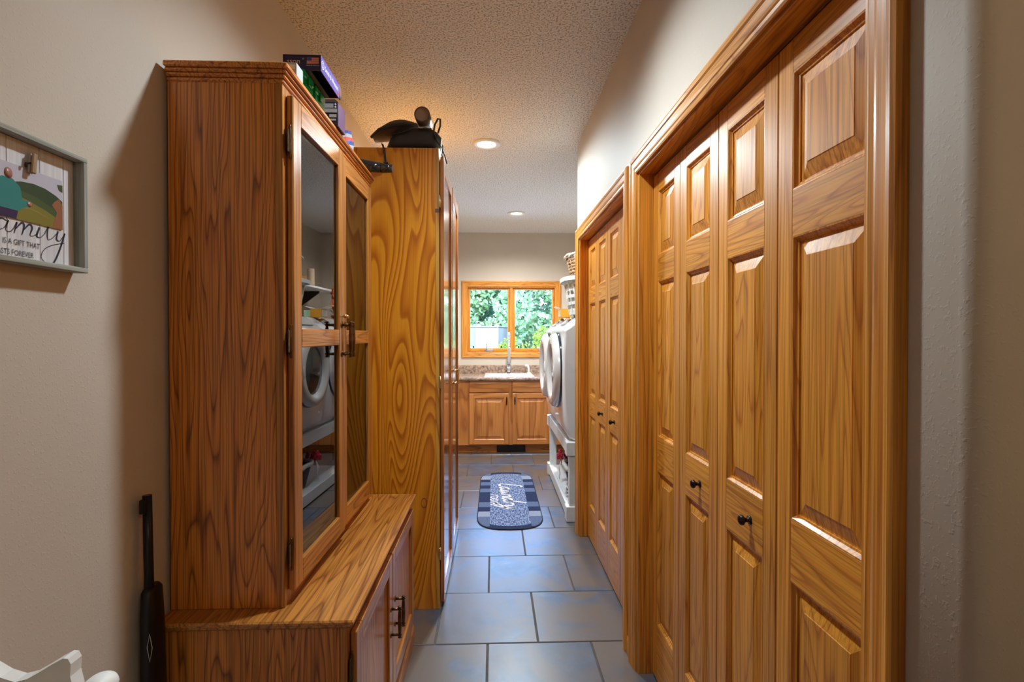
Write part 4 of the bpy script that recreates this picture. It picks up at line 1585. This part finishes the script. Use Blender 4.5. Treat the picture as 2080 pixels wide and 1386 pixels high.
fg.build('flag_white', M['print_gold'], bx)
B(f0, f0 + .014, ay0 - .0014, ay0 - .0009, zc_ + .0055, zc_ + .0148).build('flag_canton', M['print_blue'], bx)
text_mesh('MADE IN THE U.S.A.', .0042, fN(f0 + .017, zc_ - .0085), t=.0010).build('lettering', M['print_white'], bx)
fS = lambda u, v, t: (ax1 + .0006 + t, ay0 + .086 + u, zc_ + v)
text_mesh('Smith & Wesson', .021, lambda u, v, t: fS(u + .010, v, t), t=.0006, sx=.88).build('lettering', M['print_white'], bx)
lg = MB()
cs = [(.0105 * math.cos(a * math.pi / 12) - .072, .0105 * math.sin(a * math.pi / 12)) for a in range(25)]
ribbon(cs, .002, fS, .0008, lg)
ribbon([(-.069, .006), (-.074, .006), (-.075, .001), (-.069, -.001), (-.070, -.006), (-.076, -.006)], .002, fS, .0008, lg)
lg.build('emblem', M['print_white'], bx)
fl2 = MB()
for i in range(3):
    fl2.box(ax1 + .0008, ax1 + .0012, ay1 - .018, ay1 - .004, zc_ - .018 + i * .005, zc_ - .0155 + i * .005)
fl2.build('small_flag', M['print_red'], bx)


def green_case(name, y0, y1, label):
    t = thing(name, (-.59, (y0 + y1) / 2, CT), label, 'case', 'green plastic cases')
    B(-.655, -.541, y0, y1, CT + .0005, CT + .034, c=.003).build('case_body', M['green_plastic'], t)
    B(-.657, -.539, y0 - .002, y1 + .002, CT + .0345, CT + .0555, c=.003).build('lid', M['green_plastic'], t)
    B(-.5388, -.5355, (y0 + y1) / 2 - .012, (y0 + y1) / 2 + .012, CT + .022, CT + .046, c=.001).build('latch', M['green_plastic'], t)


green_case('ammunition_case', 1.490, 1.565, 'green plastic case nearest the front of the cabinet top')
green_case('ammunition_case', 1.585, 1.668, 'green plastic case behind the first, under the navy box')
t = thing('small_carton', (-.557, 1.458, CT), 'small pale grey carton before the green cases', 'box')
B(-.574, -.541, 1.435, 1.482, CT + .0005, CT + .044, c=.001).build('carton_body', M['grey_card'], t)
B(-.571, -.545, 1.4335, 1.4345, CT + .026, CT + .038).build('label', M['print_white'], t)
t = thing('black_carton', (-.565, 1.80, CT), 'black and violet carton printed with warning text', 'box')
q0, q1, qy0, qy1, qz = -.592, -.524, 1.755, 1.835, CT + .082
B(q0, q1 - .001, qy0, qy1, CT + .0005, qz, c=.0008).build('carton_body', M['black_card'], t)
B(q1 - .0012, q1 + .0003, qy0 + .001, qy1 - .001, CT + .001, qz - .001).build('side_panel', M['violet_card'], t)
MB().prism([(q0, qz), (q1, qz), (q1 - .012, qz + .010), (q0 + .012, qz + .010)], lambda u, v, tt: (u, tt, v), qy0 + .002, qy0 + .004).build('flap', M['brown_card'], t)
B(q0 + .004, q1 - .016, qy0 - .0008, qy0 - .0002, qz - .020, qz - .006).build('notice', M['print_grey'], t)
B(q0 + .004, q1 - .004, qy0 - .0008, qy0 - .0002, qz - .036, qz - .023).build('notice', M['print_grey'], t)
mb = MB()
for zz in (qz - .008, qz - .017):
    mb.prism([(0, .004), (.004, 0), (0, -.004), (-.004, 0)], lambda u, v, tt: (q1 - .009 + u, tt, zz + v), qy0 - .0010, qy0 - .0003)
mb.build('hazard_marks', M['print_white'], t)
B(q0 + .004, q0 + .030, qy0 - .0008, qy0 - .0002, qz - .050, qz - .043).build('print_bar', M['print_grey'], t)
B(q0 + .038, q1 - .006, qy0 - .0008, qy0 - .0002, qz - .052, qz - .042).build('print_bar', M['print_grey'], t)
B(q0 + .020, q1 - .008, qy0 - .0008, qy0 - .0002, qz - .063, qz - .057).build('print_bar', M['print_grey'], t)
t = thing('foil_pouch', (-.57, 1.98, CT), 'small crumpled pouch with red, white and blue print', 'pouch')
mb = MB()
n0 = 0
vs, fs = [], []
for k in range(6):
    s = k / 5
    for i in range(12):
        a = 2 * math.pi * i / 12
        vs.append((-.572 + .036 * math.cos(a) * (1 - .15 * s) + .004 * math.sin(i * 2.1 + k), 1.985 + (.03 * (1 - s) + .004) * math.sin(a), CT + .0008 + .075 * s + .003 * math.sin(i * 1.7 + k)if k else CT + .0008))
for k in range(5):
    for i in range(12):
        j = (i + 1) % 12
        fs.append((k * 12 + i, k * 12 + j, (k + 1) * 12 + j, (k + 1) * 12 + i))
mb.add(vs, fs, 0)
mb.add(vs[:12], [tuple(range(12))])
mb.add(vs[-12:], [tuple(range(12))])
for idx in range(len(mb.m)):
    mb.m[idx] = (idx // 12 + (idx % 12) // 3) % 3
mb.build('pouch_body', [M['print_grey'], M['print_blue'], M['print_red']], t)

# black curved holster tip poking over the cornice
t = thing('curved_black_horn', (-.56, 2.24, CT), 'glossy black curved tube poking over the cabinet cornice', 'tube')
pts = [(-.70, 2.258, CT + .062), (-.64, 2.256, CT + .048), (-.58, 2.252, CT + .036), (-.53, 2.250, CT + .027), (-.485, 2.248, CT + .021), (-.438, 2.246, CT + .018)]
MB().tube(pts[:5], [.014, .021, .027, .025, .021], n=16).build('horn_body', M['black_gloss'], t)
MB().tube([pts[4], pts[5]], [.0225, .017], n=16).build('horn_tip', M['black_gloss'], t)
B(-.476, -.456, 2.238, 2.256, CT + .038, CT + .046, c=.002).build('lug', M['black'], t)

# ================================================================== things on the tall cabinet
PT = PZ1 + .0035
t = thing('zip_case', (-.42, 2.72, PT), 'black padded zip case with a loop handle on the tall pine cabinet', 'case')
mb = MB()
vs, fs = [], []
secs = 14
for k in range(secs + 1):
    s = k / secs
    x = -.545 + .272 * s
    hgt = .128 * (math.sin(math.pi * min(1, .18 + s * .55)) ** .9) * (.72 + .28 * s)
    if k == 0:
        hgt *= .45
    if k == secs:
        hgt *= .80
    wy = .105 * (1 - .5 * abs(2 * s - 1) ** 6)
    for i in range(16):
        a = 2 * math.pi * i / 16
        cy = math.copysign(abs(math.cos(a)) ** .55, math.cos(a))
        sy = math.copysign(abs(math.sin(a)) ** .55, math.sin(a))
        vs.append((x + .006 * math.sin(i + k), 2.700 + wy * cy, PT + .0012 + hgt / 2 * (1 + sy) + (.004 * math.sin(3 * s * 6.28 + i) if sy > 0 else 0)))
for k in range(secs):
    for i in range(16):
        j = (i + 1) % 16
        fs.append((k * 16 + i, k * 16 + j, (k + 1) * 16 + j, (k + 1) * 16 + i))
mb.add(vs, fs, 0, True)
mb.add(vs[:16], [tuple(range(16))])
mb.add(vs[-16:], [tuple(range(16))])
mb.build('case_body', M['black_cloth'], t)
zp = [(vs[k * 16 + 10][0], vs[k * 16 + 10][1] - .003, vs[k * 16 + 14][2] * 0 + PT + .10 * (vs[k * 16 + 4][2] - PT) / .12) for k in range(1, secs)]
MB().tube([(p[0], 2.700 - .105 + .001, min(p[2], PT + .115)) for p in zp[1:-1]], .004, n=8).build('zipper', M['black_gloss'], t)
MB().tube([(-.305, 2.635, PT + .100), (-.300, 2.632, PT + .130), (-.284, 2.63, PT + .160), (-.272, 2.63, PT + .158), (-.272, 2.632, PT + .125), (-.284, 2.635, PT + .090)], .008, n=8, flat=.6).build('loop_handle', M['black_cloth'], t)
mb = MB()
mb.tube([(-.300, 2.60, PT + .075), (-.282, 2.598, PT + .03), (-.262, 2.60, PT + .004), (-.245, 2.602, PT - .04), (-.236, 2.604, PT - .075)], .009, n=8, flat=.35)
mb.build('end_strap', M['black_cloth'], t)
t = thing('brown_cap', (-.52, 2.70, PT + .1), 'dark brown leather flat cap draped over the left end of the black case', 'cap')
mb = MB()
vs, fs = [], []
for k in range(9):
    s = k / 8
    x = -.618 + .225 * s
    zc_ = PT + .078 + .062 * math.sin(s * 1.75)
    th_ = .010 + .026 * math.sin(math.pi * min(1, s * 1.0 + .05))
    wy = .085 * math.sin(math.pi * (.12 + .76 * s)) ** .6
    for i in range(14):
        a = 2 * math.pi * i / 14
        vs.append((x, 2.690 + wy * math.cos(a), zc_ + th_ * math.sin(a)))
for k in range(8):
    for i in range(14):
        j = (i + 1) % 14
        fs.append((k * 14 + i, k * 14 + j, (k + 1) * 14 + j, (k + 1) * 14 + i))
mb.add(vs, fs, 0, True)
mb.add(vs[:14], [tuple(range(14))])
mb.add(vs[-14:], [tuple(range(14))])
mb.build('cap_body', M['brown_leather'], t)
MB().tube([(-.622, 2.640, PT + .066), (-.575, 2.606, PT + .090), (-.51, 2.600, PT + .112), (-.45, 2.608, PT + .124), (-.41, 2.63, PT + .124)], [.008, .010, .010, .009, .006], n=8).build('piping', M['black_cloth'], t)
t = thing('leather_roll', (-.40, 2.70, PT + .17), 'short tan lined roll lying on top of the black case', 'roll')
mb = MB().lathe([(.040, -.05), (.040, .07), (.034, .07), (.034, -.05), (.040, -.05)], (-.362, 2.665, PT + .176), axis='Y', n=28, caps=False)
mb.build('roll_shell', M['brown_leather'], t)
MB().lathe([(.0335, -.048), (.0335, -.03), (.0, -.028)], (-.362, 2.665, PT + .176), axis='Y', n=28, caps=False).build('lining', M['tan_leather'], t)
t = thing('hanging_strap', (-.55, 2.57, PT - .12), 'thin black strap hanging down the pine cabinet side', 'strap')
MB().tube([(-.556, 2.583, PT + .012), (-.552, 2.579, PT + .006), (-.543, 2.5775, PT - .02), (-.540, 2.577, PT - .055), (-.537, 2.577, PT - .085)], .006, n=8, flat=.5).build('strap_body', M['black_cloth'], t)
MB().ell((-.537, 2.577, PT - .092), .009, .006, .014).build('strap_end', M['black'], t)

# ================================================================== left foreground
sg_ = thing('family_sign', (XL, .90, 1.51), 'grey framed family sign with a clipped landscape photo', 'sign')
SY0, SY1, SZ0, SZ1 = .735, 1.078, 1.512, 1.745
SX = XL + .0005
B(SX, SX + .005, SY0 + .01, SY1 - .01, SZ0 + .01, SZ1 - .01).build('backing', M['print_white'], sg_)
gf = wood('weathered_grey_wood', (.40, .42, .38), (.34, .36, .32), (.24, .25, .22), axis='Y', freq=20, lines=4, rough=.7, coat=0, pore=.3)
gfz = wood('weathered_grey_wood_upright', (.40, .42, .38), (.34, .36, .32), (.24, .25, .22), axis='Z', freq=20, lines=4, rough=.7, coat=0, pore=.3)
B(SX, SX + .030, SY0, SY1, SZ0, SZ0 + .010, c=.001).build('frame_rail', gf, sg_)
B(SX, SX + .030, SY0, SY1, SZ1 - .010, SZ1, c=.001).build('frame_rail', gf, sg_)
B(SX, SX + .030, SY0, SY0 + .010, SZ0 + .010, SZ1 - .010, c=.001).build('frame_stile', gfz, sg_)
B(SX, SX + .030, SY1 - .010, SY1, SZ0 + .010, SZ1 - .010, c=.001).build('frame_stile', gfz, sg_)
pwm = wood('whitewashed_board', (.74, .74, .78), (.70, .70, .74), (.60, .60, .66), axis='Z', freq=14, lines=3, rough=.7, coat=0, pore=.12, vary=.03)
cuts = [SY0 + .0105, .790, .855, .925, .990, 1.043, SY1 - .0105]
for a, b in zip(cuts, cuts[1:]):
    B(SX + .005, SX + .010, a + .0006, b - .0006, SZ0 + .0105, SZ1 - .0105, c=.0006).build('plank', pwm, sg_)
fG = lambda u, v, t: (SX + .0101 + t, u, v)
ink = plain('ink_navy', (.020, .018, .045), rough=.6)
FAM = [  # f a m i l y
    [(.16, .95), (.30, 1.2), (.34, .95), (.14, .3), (.02, -.45), (.14, -.5), (.2, .1), (.4, .35)],
    [(.74, .36), (.58, .42), (.46, .2), (.54, .02), (.70, .14), (.78, .40)], [(.78, .40), (.74, .06), (.90, .06), (1.02, .40)],
    [(1.02, .40), (.98, .0)], [(1.0, .15), (1.16, .42), (1.24, .32), (1.20, .0)], [(1.22, .15), (1.38, .42), (1.48, .32), (1.44, .05), (1.56, .06), (1.66, .2)],
    [(1.70, .40), (1.64, .08), (1.76, .05), (1.9, .25)], [(1.74, .58), (1.75, .60)],
    [(1.88, .25), (2.10, .85), (2.14, 1.0), (2.04, .95), (1.96, .4), (2.0, .04), (2.14, .12), (2.26, .32)],
    [(2.30, .42), (2.28, .12), (2.40, .08), (2.54, .40)], [(2.54, .40), (2.42, -.2), (2.26, -.62), (2.08, -.70), (1.84, -.55), (1.92, -.28), (2.2, -.1), (2.56, .02)]]
lt = MB()
for st in FAM:
    s_ = .067
    pts = [(.872 + (x + .10 * y) * s_, 1.566 + y * s_ * (.78 if y > 0 else .95)) for x, y in st]
    wds = [.0034 if (i < len(pts) - 1 and pts[i + 1][1] < pts[i][1]) else .0013 for i in range(len(pts))]
    ribbon(pts, wds, fG, .0005, lt)
lt.build('script_lettering', ink, sg_)
ink2 = plain('ink_grey', (.06, .055, .07), rough=.6)
text_mesh('IS A GIFT THAT', .0140, lambda u, v, t: fG(.952 + u, 1.5505 + v, t), t=.0008, sx=.76).build('lettering', ink2, sg_)
text_mesh('LASTS FOREVER', .0140, lambda u, v, t: fG(.938 + u, 1.5315 + v, t), t=.0008, sx=.76).build('lettering', ink2, sg_)
# clipped photograph: a flat print
ph_ = thing('clipped_photo', (SX + .012, .955, 1.60), 'landscape photo print with a teal jacketed person, clipped to the sign', 'photo')
P0, P1, PZ0, PZa = .860, 1.058, 1.597, 1.690
til = lambda y: -.02 * (y - P0)
fP = lambda u, v, t: (SX + .0118 + t, u - .020, v - .005)
pc = {k: plain('photo_' + k, c, rough=.3) for k, c in dict(sky=(.55, .55, .66), hill=(.035, .075, .04), hill2=(.06, .11, .045), field=(.22, .20, .045), field2=(.30, .24, .06), teal=(.02, .24, .24), skin=(.42, .19, .15), trousers=(.03, .02, .09), leaf=(.32, .13, .07), dark=(.05, .045, .04)).items()}
B(SX + .0108, SX + .0118, P0 - .020, P1 - .020, PZ0 - .005, PZa - .002).build('print_sheet', pc['sky'], ph_)
def pp_(poly, key, t):
    if key in ('trousers', 'teal'):
        poly = [(u + .028, v) for u, v in poly]
    MB().prism(poly, fP, 0.0, t).build('print_' + key, pc[key], ph_)
pp_([(P0, PZ0), (P1, PZ0), (P1, 1.652), (1.043, 1.660), (1.020, 1.667), (.995, 1.669), (.97, 1.666), (.95, 1.660), (P0, 1.650)], 'hill', .00010)
pp_([(P0, PZ0), (P1, PZ0), (P1, 1.633), (1.03, 1.636), (1.0, 1.646), (.97, 1.650), (P0, 1.646)], 'hill2', .00018)
pp_([(P0, PZ0), (P1 - .01, PZ0), (1.045, 1.617), (1.02, 1.626), (.99, 1.634), (.96, 1.640), (P0, 1.642)], 'field', .00026)
pp_([(P0, 1.622), (.96, 1.626), (1.0, 1.622), (1.03, 1.612), (.99, 1.620), (.95, 1.619)], 'field2', .00034)
pp_([(1.035, PZ0), (P1, PZ0), (P1, 1.645), (1.050, 1.655), (1.040, 1.648), (1.034, 1.640), (1.045, 1.628)], 'leaf', .00042)
pp_([(1.050, 1.672), (P1, 1.670), (P1, 1.684), (1.046, 1.682)], 'hill2', .00042)
pp_([(.890, PZ0), (.932, PZ0), (.936, 1.614), (.888, 1.614)], 'trousers', .00050)
pp_([(.886, 1.612), (.936, 1.612), (.946, 1.620), (.960, 1.626), (.958, 1.634), (.944, 1.634), (.940, 1.655), (.926, 1.666), (.906, 1.666), (.888, 1.652)], 'teal', .00058)
MB().lathe([(.0, .0007), (.0085, .0007), (.0085, 0)], fP(.946, 1.674, 0), axis='X', n=16, caps=False, sx=.9, sy=1.15).build('print_face', pc['skin'], ph_)
MB().lathe([(.0, .0007), (.005, .0007), (.005, 0)], fP(.986, 1.629, 0), axis='X', n=12, caps=False).build('print_hand', pc['skin'], ph_)
# clothespin
cl = thing('clothespin', (SX + .012, .992, 1.68), 'small wooden clothespin holding the photo on the sign', 'clothespin')
T = Matrix.Translation((SX + .013, .967, 1.697)) @ Matrix.Rotation(R(-6), 4, 'X')
mb = MB().box(0, .0035, -.0045, .0045, -.017, .020, c=.001)
mb.xf(T)
mb.build('jaw', M['tan_leather'], cl)
mb = MB().box(.0055, .0095, -.0045, .0045, -.017, .020, c=.001)
mb.xf(T)
mb.build('jaw', wood('pin_wood', (.55, .36, .20), (.5, .32, .17), (.4, .24, .12), axis='Z', freq=20, lines=4, coat=0, rough=.6), cl)
mb = MB().tube([(.0045, -.012, -.004), (.0045, -.005, .001), (.0045, .005, .001)], .0016, n=6).ell((.0045, -.013, -.006), .0025, .0022, .005)
mb.xf(T)
mb.build('spring', M['bronze'], cl)

# air rifle leaning by the cabinet
gn = thing('air_rifle', (-.80, 1.22, 0), 'black rifle standing muzzle up between the wall and the display cabinet', 'rifle')
gp0, gp1 = Vector((-.800, 1.228, .0)), Vector((-.836, 1.262, 1.005))
def gpt(s):
    return gp0 + (gp1 - gp0) * s
MB().tube([gpt(.72), gpt(.995)], [.0105, .0100], n=14).build('barrel', M['gun_metal'], gn)
mb = MB()
mb.box(-.006, .006, -.022, -.008, -.020, .014, c=.002)
mb.xf(Matrix.Translation(gpt(.975)))
mb.build('front_sight', M['gun_metal'], gn)
sec = [(.0, .020, .044), (.05, .022, .050), (.22, .020, .036), (.33, .018, .030), (.36, .020, .040), (.50, .022, .036), (.70, .021, .032), (.765, .019, .028), (.775, .012, .02)]
vs, fs = [], []
for s, rx, ry in sec:
    c = gpt(s)
    for i in range(12):
        a = 2 * math.pi * i / 12
        ca, sa = math.cos(a), math.sin(a)
        vs.append((c.x + rx * math.copysign(abs(ca) ** .7, ca) * .8, c.y + .010 + ry * math.copysign(abs(sa) ** .7, sa), c.z + .002))
for k in range(len(sec) - 1):
    for i in range(12):
        j = (i + 1) % 12
        fs.append((k * 12 + i, k * 12 + j, (k + 1) * 12 + j, (k + 1) * 12 + i))
mb = MB()
mb.add(vs, fs, 0, True)
mb.add(vs[:12], [tuple(range(12))])
mb.add(vs[-12:], [tuple(range(12))])
mb.build('stock', M['gun_metal'], gn)
mb = MB().tube([gpt(.40) + Vector((0, -.03, 0)), gpt(.37) + Vector((0, -.055, 0)), gpt(.33) + Vector((0, -.05, 0)), gpt(.31) + Vector((0, -.022, 0))], .004, n=8)
mb.build('trigger_guard', M['gun_metal'], gn)
c = gpt(.645) + Vector((.013, -.022, 0))
mb = MB()
dm = [(c.x, c.y, c.z + .033), (c.x + .006, c.y + .0, c.z), (c.x, c.y, c.z - .033), (c.x - .006, c.y - .0, c.z)]
mb.tube(dm, .0006, n=5, closed=True)
mb.build('diamond_inlay', M['line_white'], gn)

# white entry bench along the left wall, only the scrolled top of its far end in view
ch = thing('entry_bench', (-.72, .25, 0), 'white painted entry bench with a scrolled end panel against the left wall', 'bench')
top = [(-.848, .945), (-.80, .942), (-.76, .930), (-.73, .912), (-.705, .896), (-.685, .889), (-.668, .893), (-.650, .903), (-.632, .914), (-.618, .9215), (-.611, .921), (-.607, .913), (-.608, .895), (-.600, .86), (-.592, .80), (-.590, .60), (-.590, 0), (-.848, 0)]
for y0 in (.752, -.27):
    MB().prism(top, lambda u, v, t: (u, t, v), y0, y0 + .020).build('end_panel', M['white_paint'], ch)
    MB().ell((-.578, y0 + .012, .868), .022, .030, .0195).build('arm_knob', M['white_paint'], ch)
    MB().tube([(-.580, y0 + .010, .02), (-.580, y0 + .010, .86)], .0095, n=10).build('arm_post', M['white_paint'], ch)
B(-.846, -.60, -.2495, .7515, .42, .45, c=.006).build('seat', M['white_paint'], ch)
B(-.846, -.832, -.2495, .7515, .4505, .86, c=.004).build('back_panel', M['white_paint'], ch)

# ================================================================== outside
tag(B(-40, 40, YB + 9.0, 80, -.62, -.60).build('ground_outside', M['grass']), 'sunlit lawn outside the window', kind='structure')
tag(B(-12, 12, YB + .17, YB + 8.98, -.62, -.60).build('bounce_slab_outside', plain('bounce_slab_pale', (.45, .45, .44), rough=.9, noise=.08, nscale=3)), 'unseen pale slab added outside the window to bounce daylight in', kind='structure')  # slab below the view, added to throw daylight up to the ceiling
tr = thing('cargo_trailer', (-.7, 30, -.6), 'white enclosed cargo trailer parked on the lawn outside', 'trailer')
tm = Matrix.Translation((-.58, 29.5, 0)) @ Matrix.Rotation(R(-14), 4, 'Z')
B(-.80, .86, 0, 3.2, -.10, 1.86, c=.03).xf(tm).build('trailer_body', M['shed_white'], tr)
B(-.80, -.52, -.03, -.001, -.10, 1.80, c=.01).xf(tm).build('corner_panel', M['shed_blue'], tr)
B(-.86, .92, -.06, 3.25, 1.862, 1.94, c=.02).xf(tm).build('roof_cap', M['shed_white'], tr)
B(.80, .86, -.03, -.001, -.10, 1.84, c=.01).xf(tm).build('corner_trim', M['grey_plastic'], tr)
MB().lathe([(.0, -.02), (.06, -.02), (.06, 0)], (.25, -.002, 1.55), axis='Y', n=16, caps=False).xf(tm).build('vent_cap', M['grey_plastic'], tr)
lt = MB()
ribbon([(-.12, .86), (0, .93), (.06, .86), (.16, .96), (.2, .88), (.32, .92)], .05, lambda u, v, t: (u + .05, -.006, v), 0, lt)
ribbon([(-.02, 1.04), (.1, 1.06), (.22, 1.04)], .03, lambda u, v, t: (u + .05, -.006, v), 0, lt)
lt.xf(tm).build('emblem', M['grey_plastic'], tr)
for xx in (-.62, .68):
    mb = MB().lathe([(.30, -.1), (.33, -.06), (.33, .06), (.30, .1)], (xx, 1.6, -.27), axis='X', n=24)
    mb.xf(tm).build('wheel', M['black'], tr)


def tree(x, y, h, r, leaf, n, label, seed, trunk=None, z0=-.6, tr_r=.16, lean=0.0, low=.12, ls=.30):
    rnd = random.Random(seed)
    t = thing('leafy_tree', (x, y, z0), label, 'tree', 'trees outside the window')
    MB().tube([(x, y, z0), (x + lean * .4, y, z0 + h * .4), (x + lean, y, z0 + h * .85)], [tr_r, tr_r * .75, tr_r * .3], n=10).build('trunk', trunk or M['bark'], t)
    vs, fs = [], []
    cl = []
    for i in range(26):
        a, e_ = rnd.uniform(0, 6.28), rnd.uniform(low, 1.0)
        rr = r * math.sin(math.pi * (.18 + .72 * e_)) ** .7 * math.sqrt(rnd.uniform(.1, 1))
        cl.append((Vector((x + lean * e_ + rr * math.cos(a), y + rr * math.sin(a), z0 + h * e_)), r * rnd.uniform(.28, .48)))
    for i in range(n):
        c_, cr = cl[i % len(cl)]
        while True:
            d_ = Vector((rnd.uniform(-1, 1), rnd.uniform(-1, 1), rnd.uniform(-1, 1)))
            if d_.length <= 1:
                break
        p = c_ + d_.normalized() * cr * (d_.length ** .5)
        u = Vector((rnd.gauss(0, 1), rnd.gauss(0, 1), rnd.gauss(0, 1))).normalized()
        w_ = u.cross(Vector((rnd.gauss(0, 1), rnd.gauss(0, 1), rnd.gauss(0, 1)))).normalized()
        s = ls * rnd.uniform(.6, 1.2)
        b = len(vs)
        vs += [p - u * s * .5, p + w_ * s * .32, p + u * s * .5, p - w_ * s * .32]
        fs.append((b, b + 1, b + 2, b + 3))
    me = bpy.data.meshes.new('foliage')
    me.from_pydata([tuple(v - Vector((x, y, z0))) for v in vs], [], fs)
    me.materials.append(leaf)
    o = bpy.data.objects.new('foliage', me)
    COL.objects.link(o)
    o.parent = t
    o['kind'] = 'stuff'


tree(-5.2, 36, 12, 3.6, M['leaf1'], 8000, 'mid green tree at the far left behind the trailer', 1, ls=.42)
tree(-1.3, 39, 13, 3.9, M['leaf2'], 9000, 'tall blue green tree standing right behind the trailer', 2, ls=.42)
tree(2.0, 37, 12.5, 3.5, M['leaf1'], 9000, 'bushy green tree seen beside the window mullion', 3, ls=.42)
tree(5.0, 40, 13, 4.0, M['leaf2'], 9000, 'tall blue green tree filling the right pane', 4, tr_r=.3)
tree(-2.9, 34.5, 11, 2.4, M['leaf1'], 5000, 'light green tree rising just left of the trailer roof', 9, ls=.40)
tree(8.8, 37, 12, 3.6, M['leaf1'], 3200, 'green tree behind the right window casing', 5)
tree(.9, 31, 9.5, .9, M['leaf1'], 260, 'slender pale birch leaning behind the trailer', 6, trunk=M['birch'], tr_r=.10, lean=.9, low=.55)
tree(3.0, 28, 2.1, 1.2, M['leaf3'], 1500, 'low yellow green bush below the right pane', 7, tr_r=.05, ls=.20)
tree(.95, 28, 1.8, .7, M['leaf3'], 700, 'small yellow green bush right of the trailer', 8, tr_r=.04, ls=.18)
for i, (x, y, hh) in enumerate(((-9.5, 42, 13), (-3.4, 46, 15), (3.6, 47, 15), (11.5, 43, 13))):
    tree(x, y, hh, 4.6, M['leaf2'], 9000, ('background tree at the far left of the woods', 'background tree behind the trailer woods', 'background tree behind the right pane woods', 'background tree at the far right of the woods')[i], 20 + i, ls=.62)

bpy.context.view_layer.update()
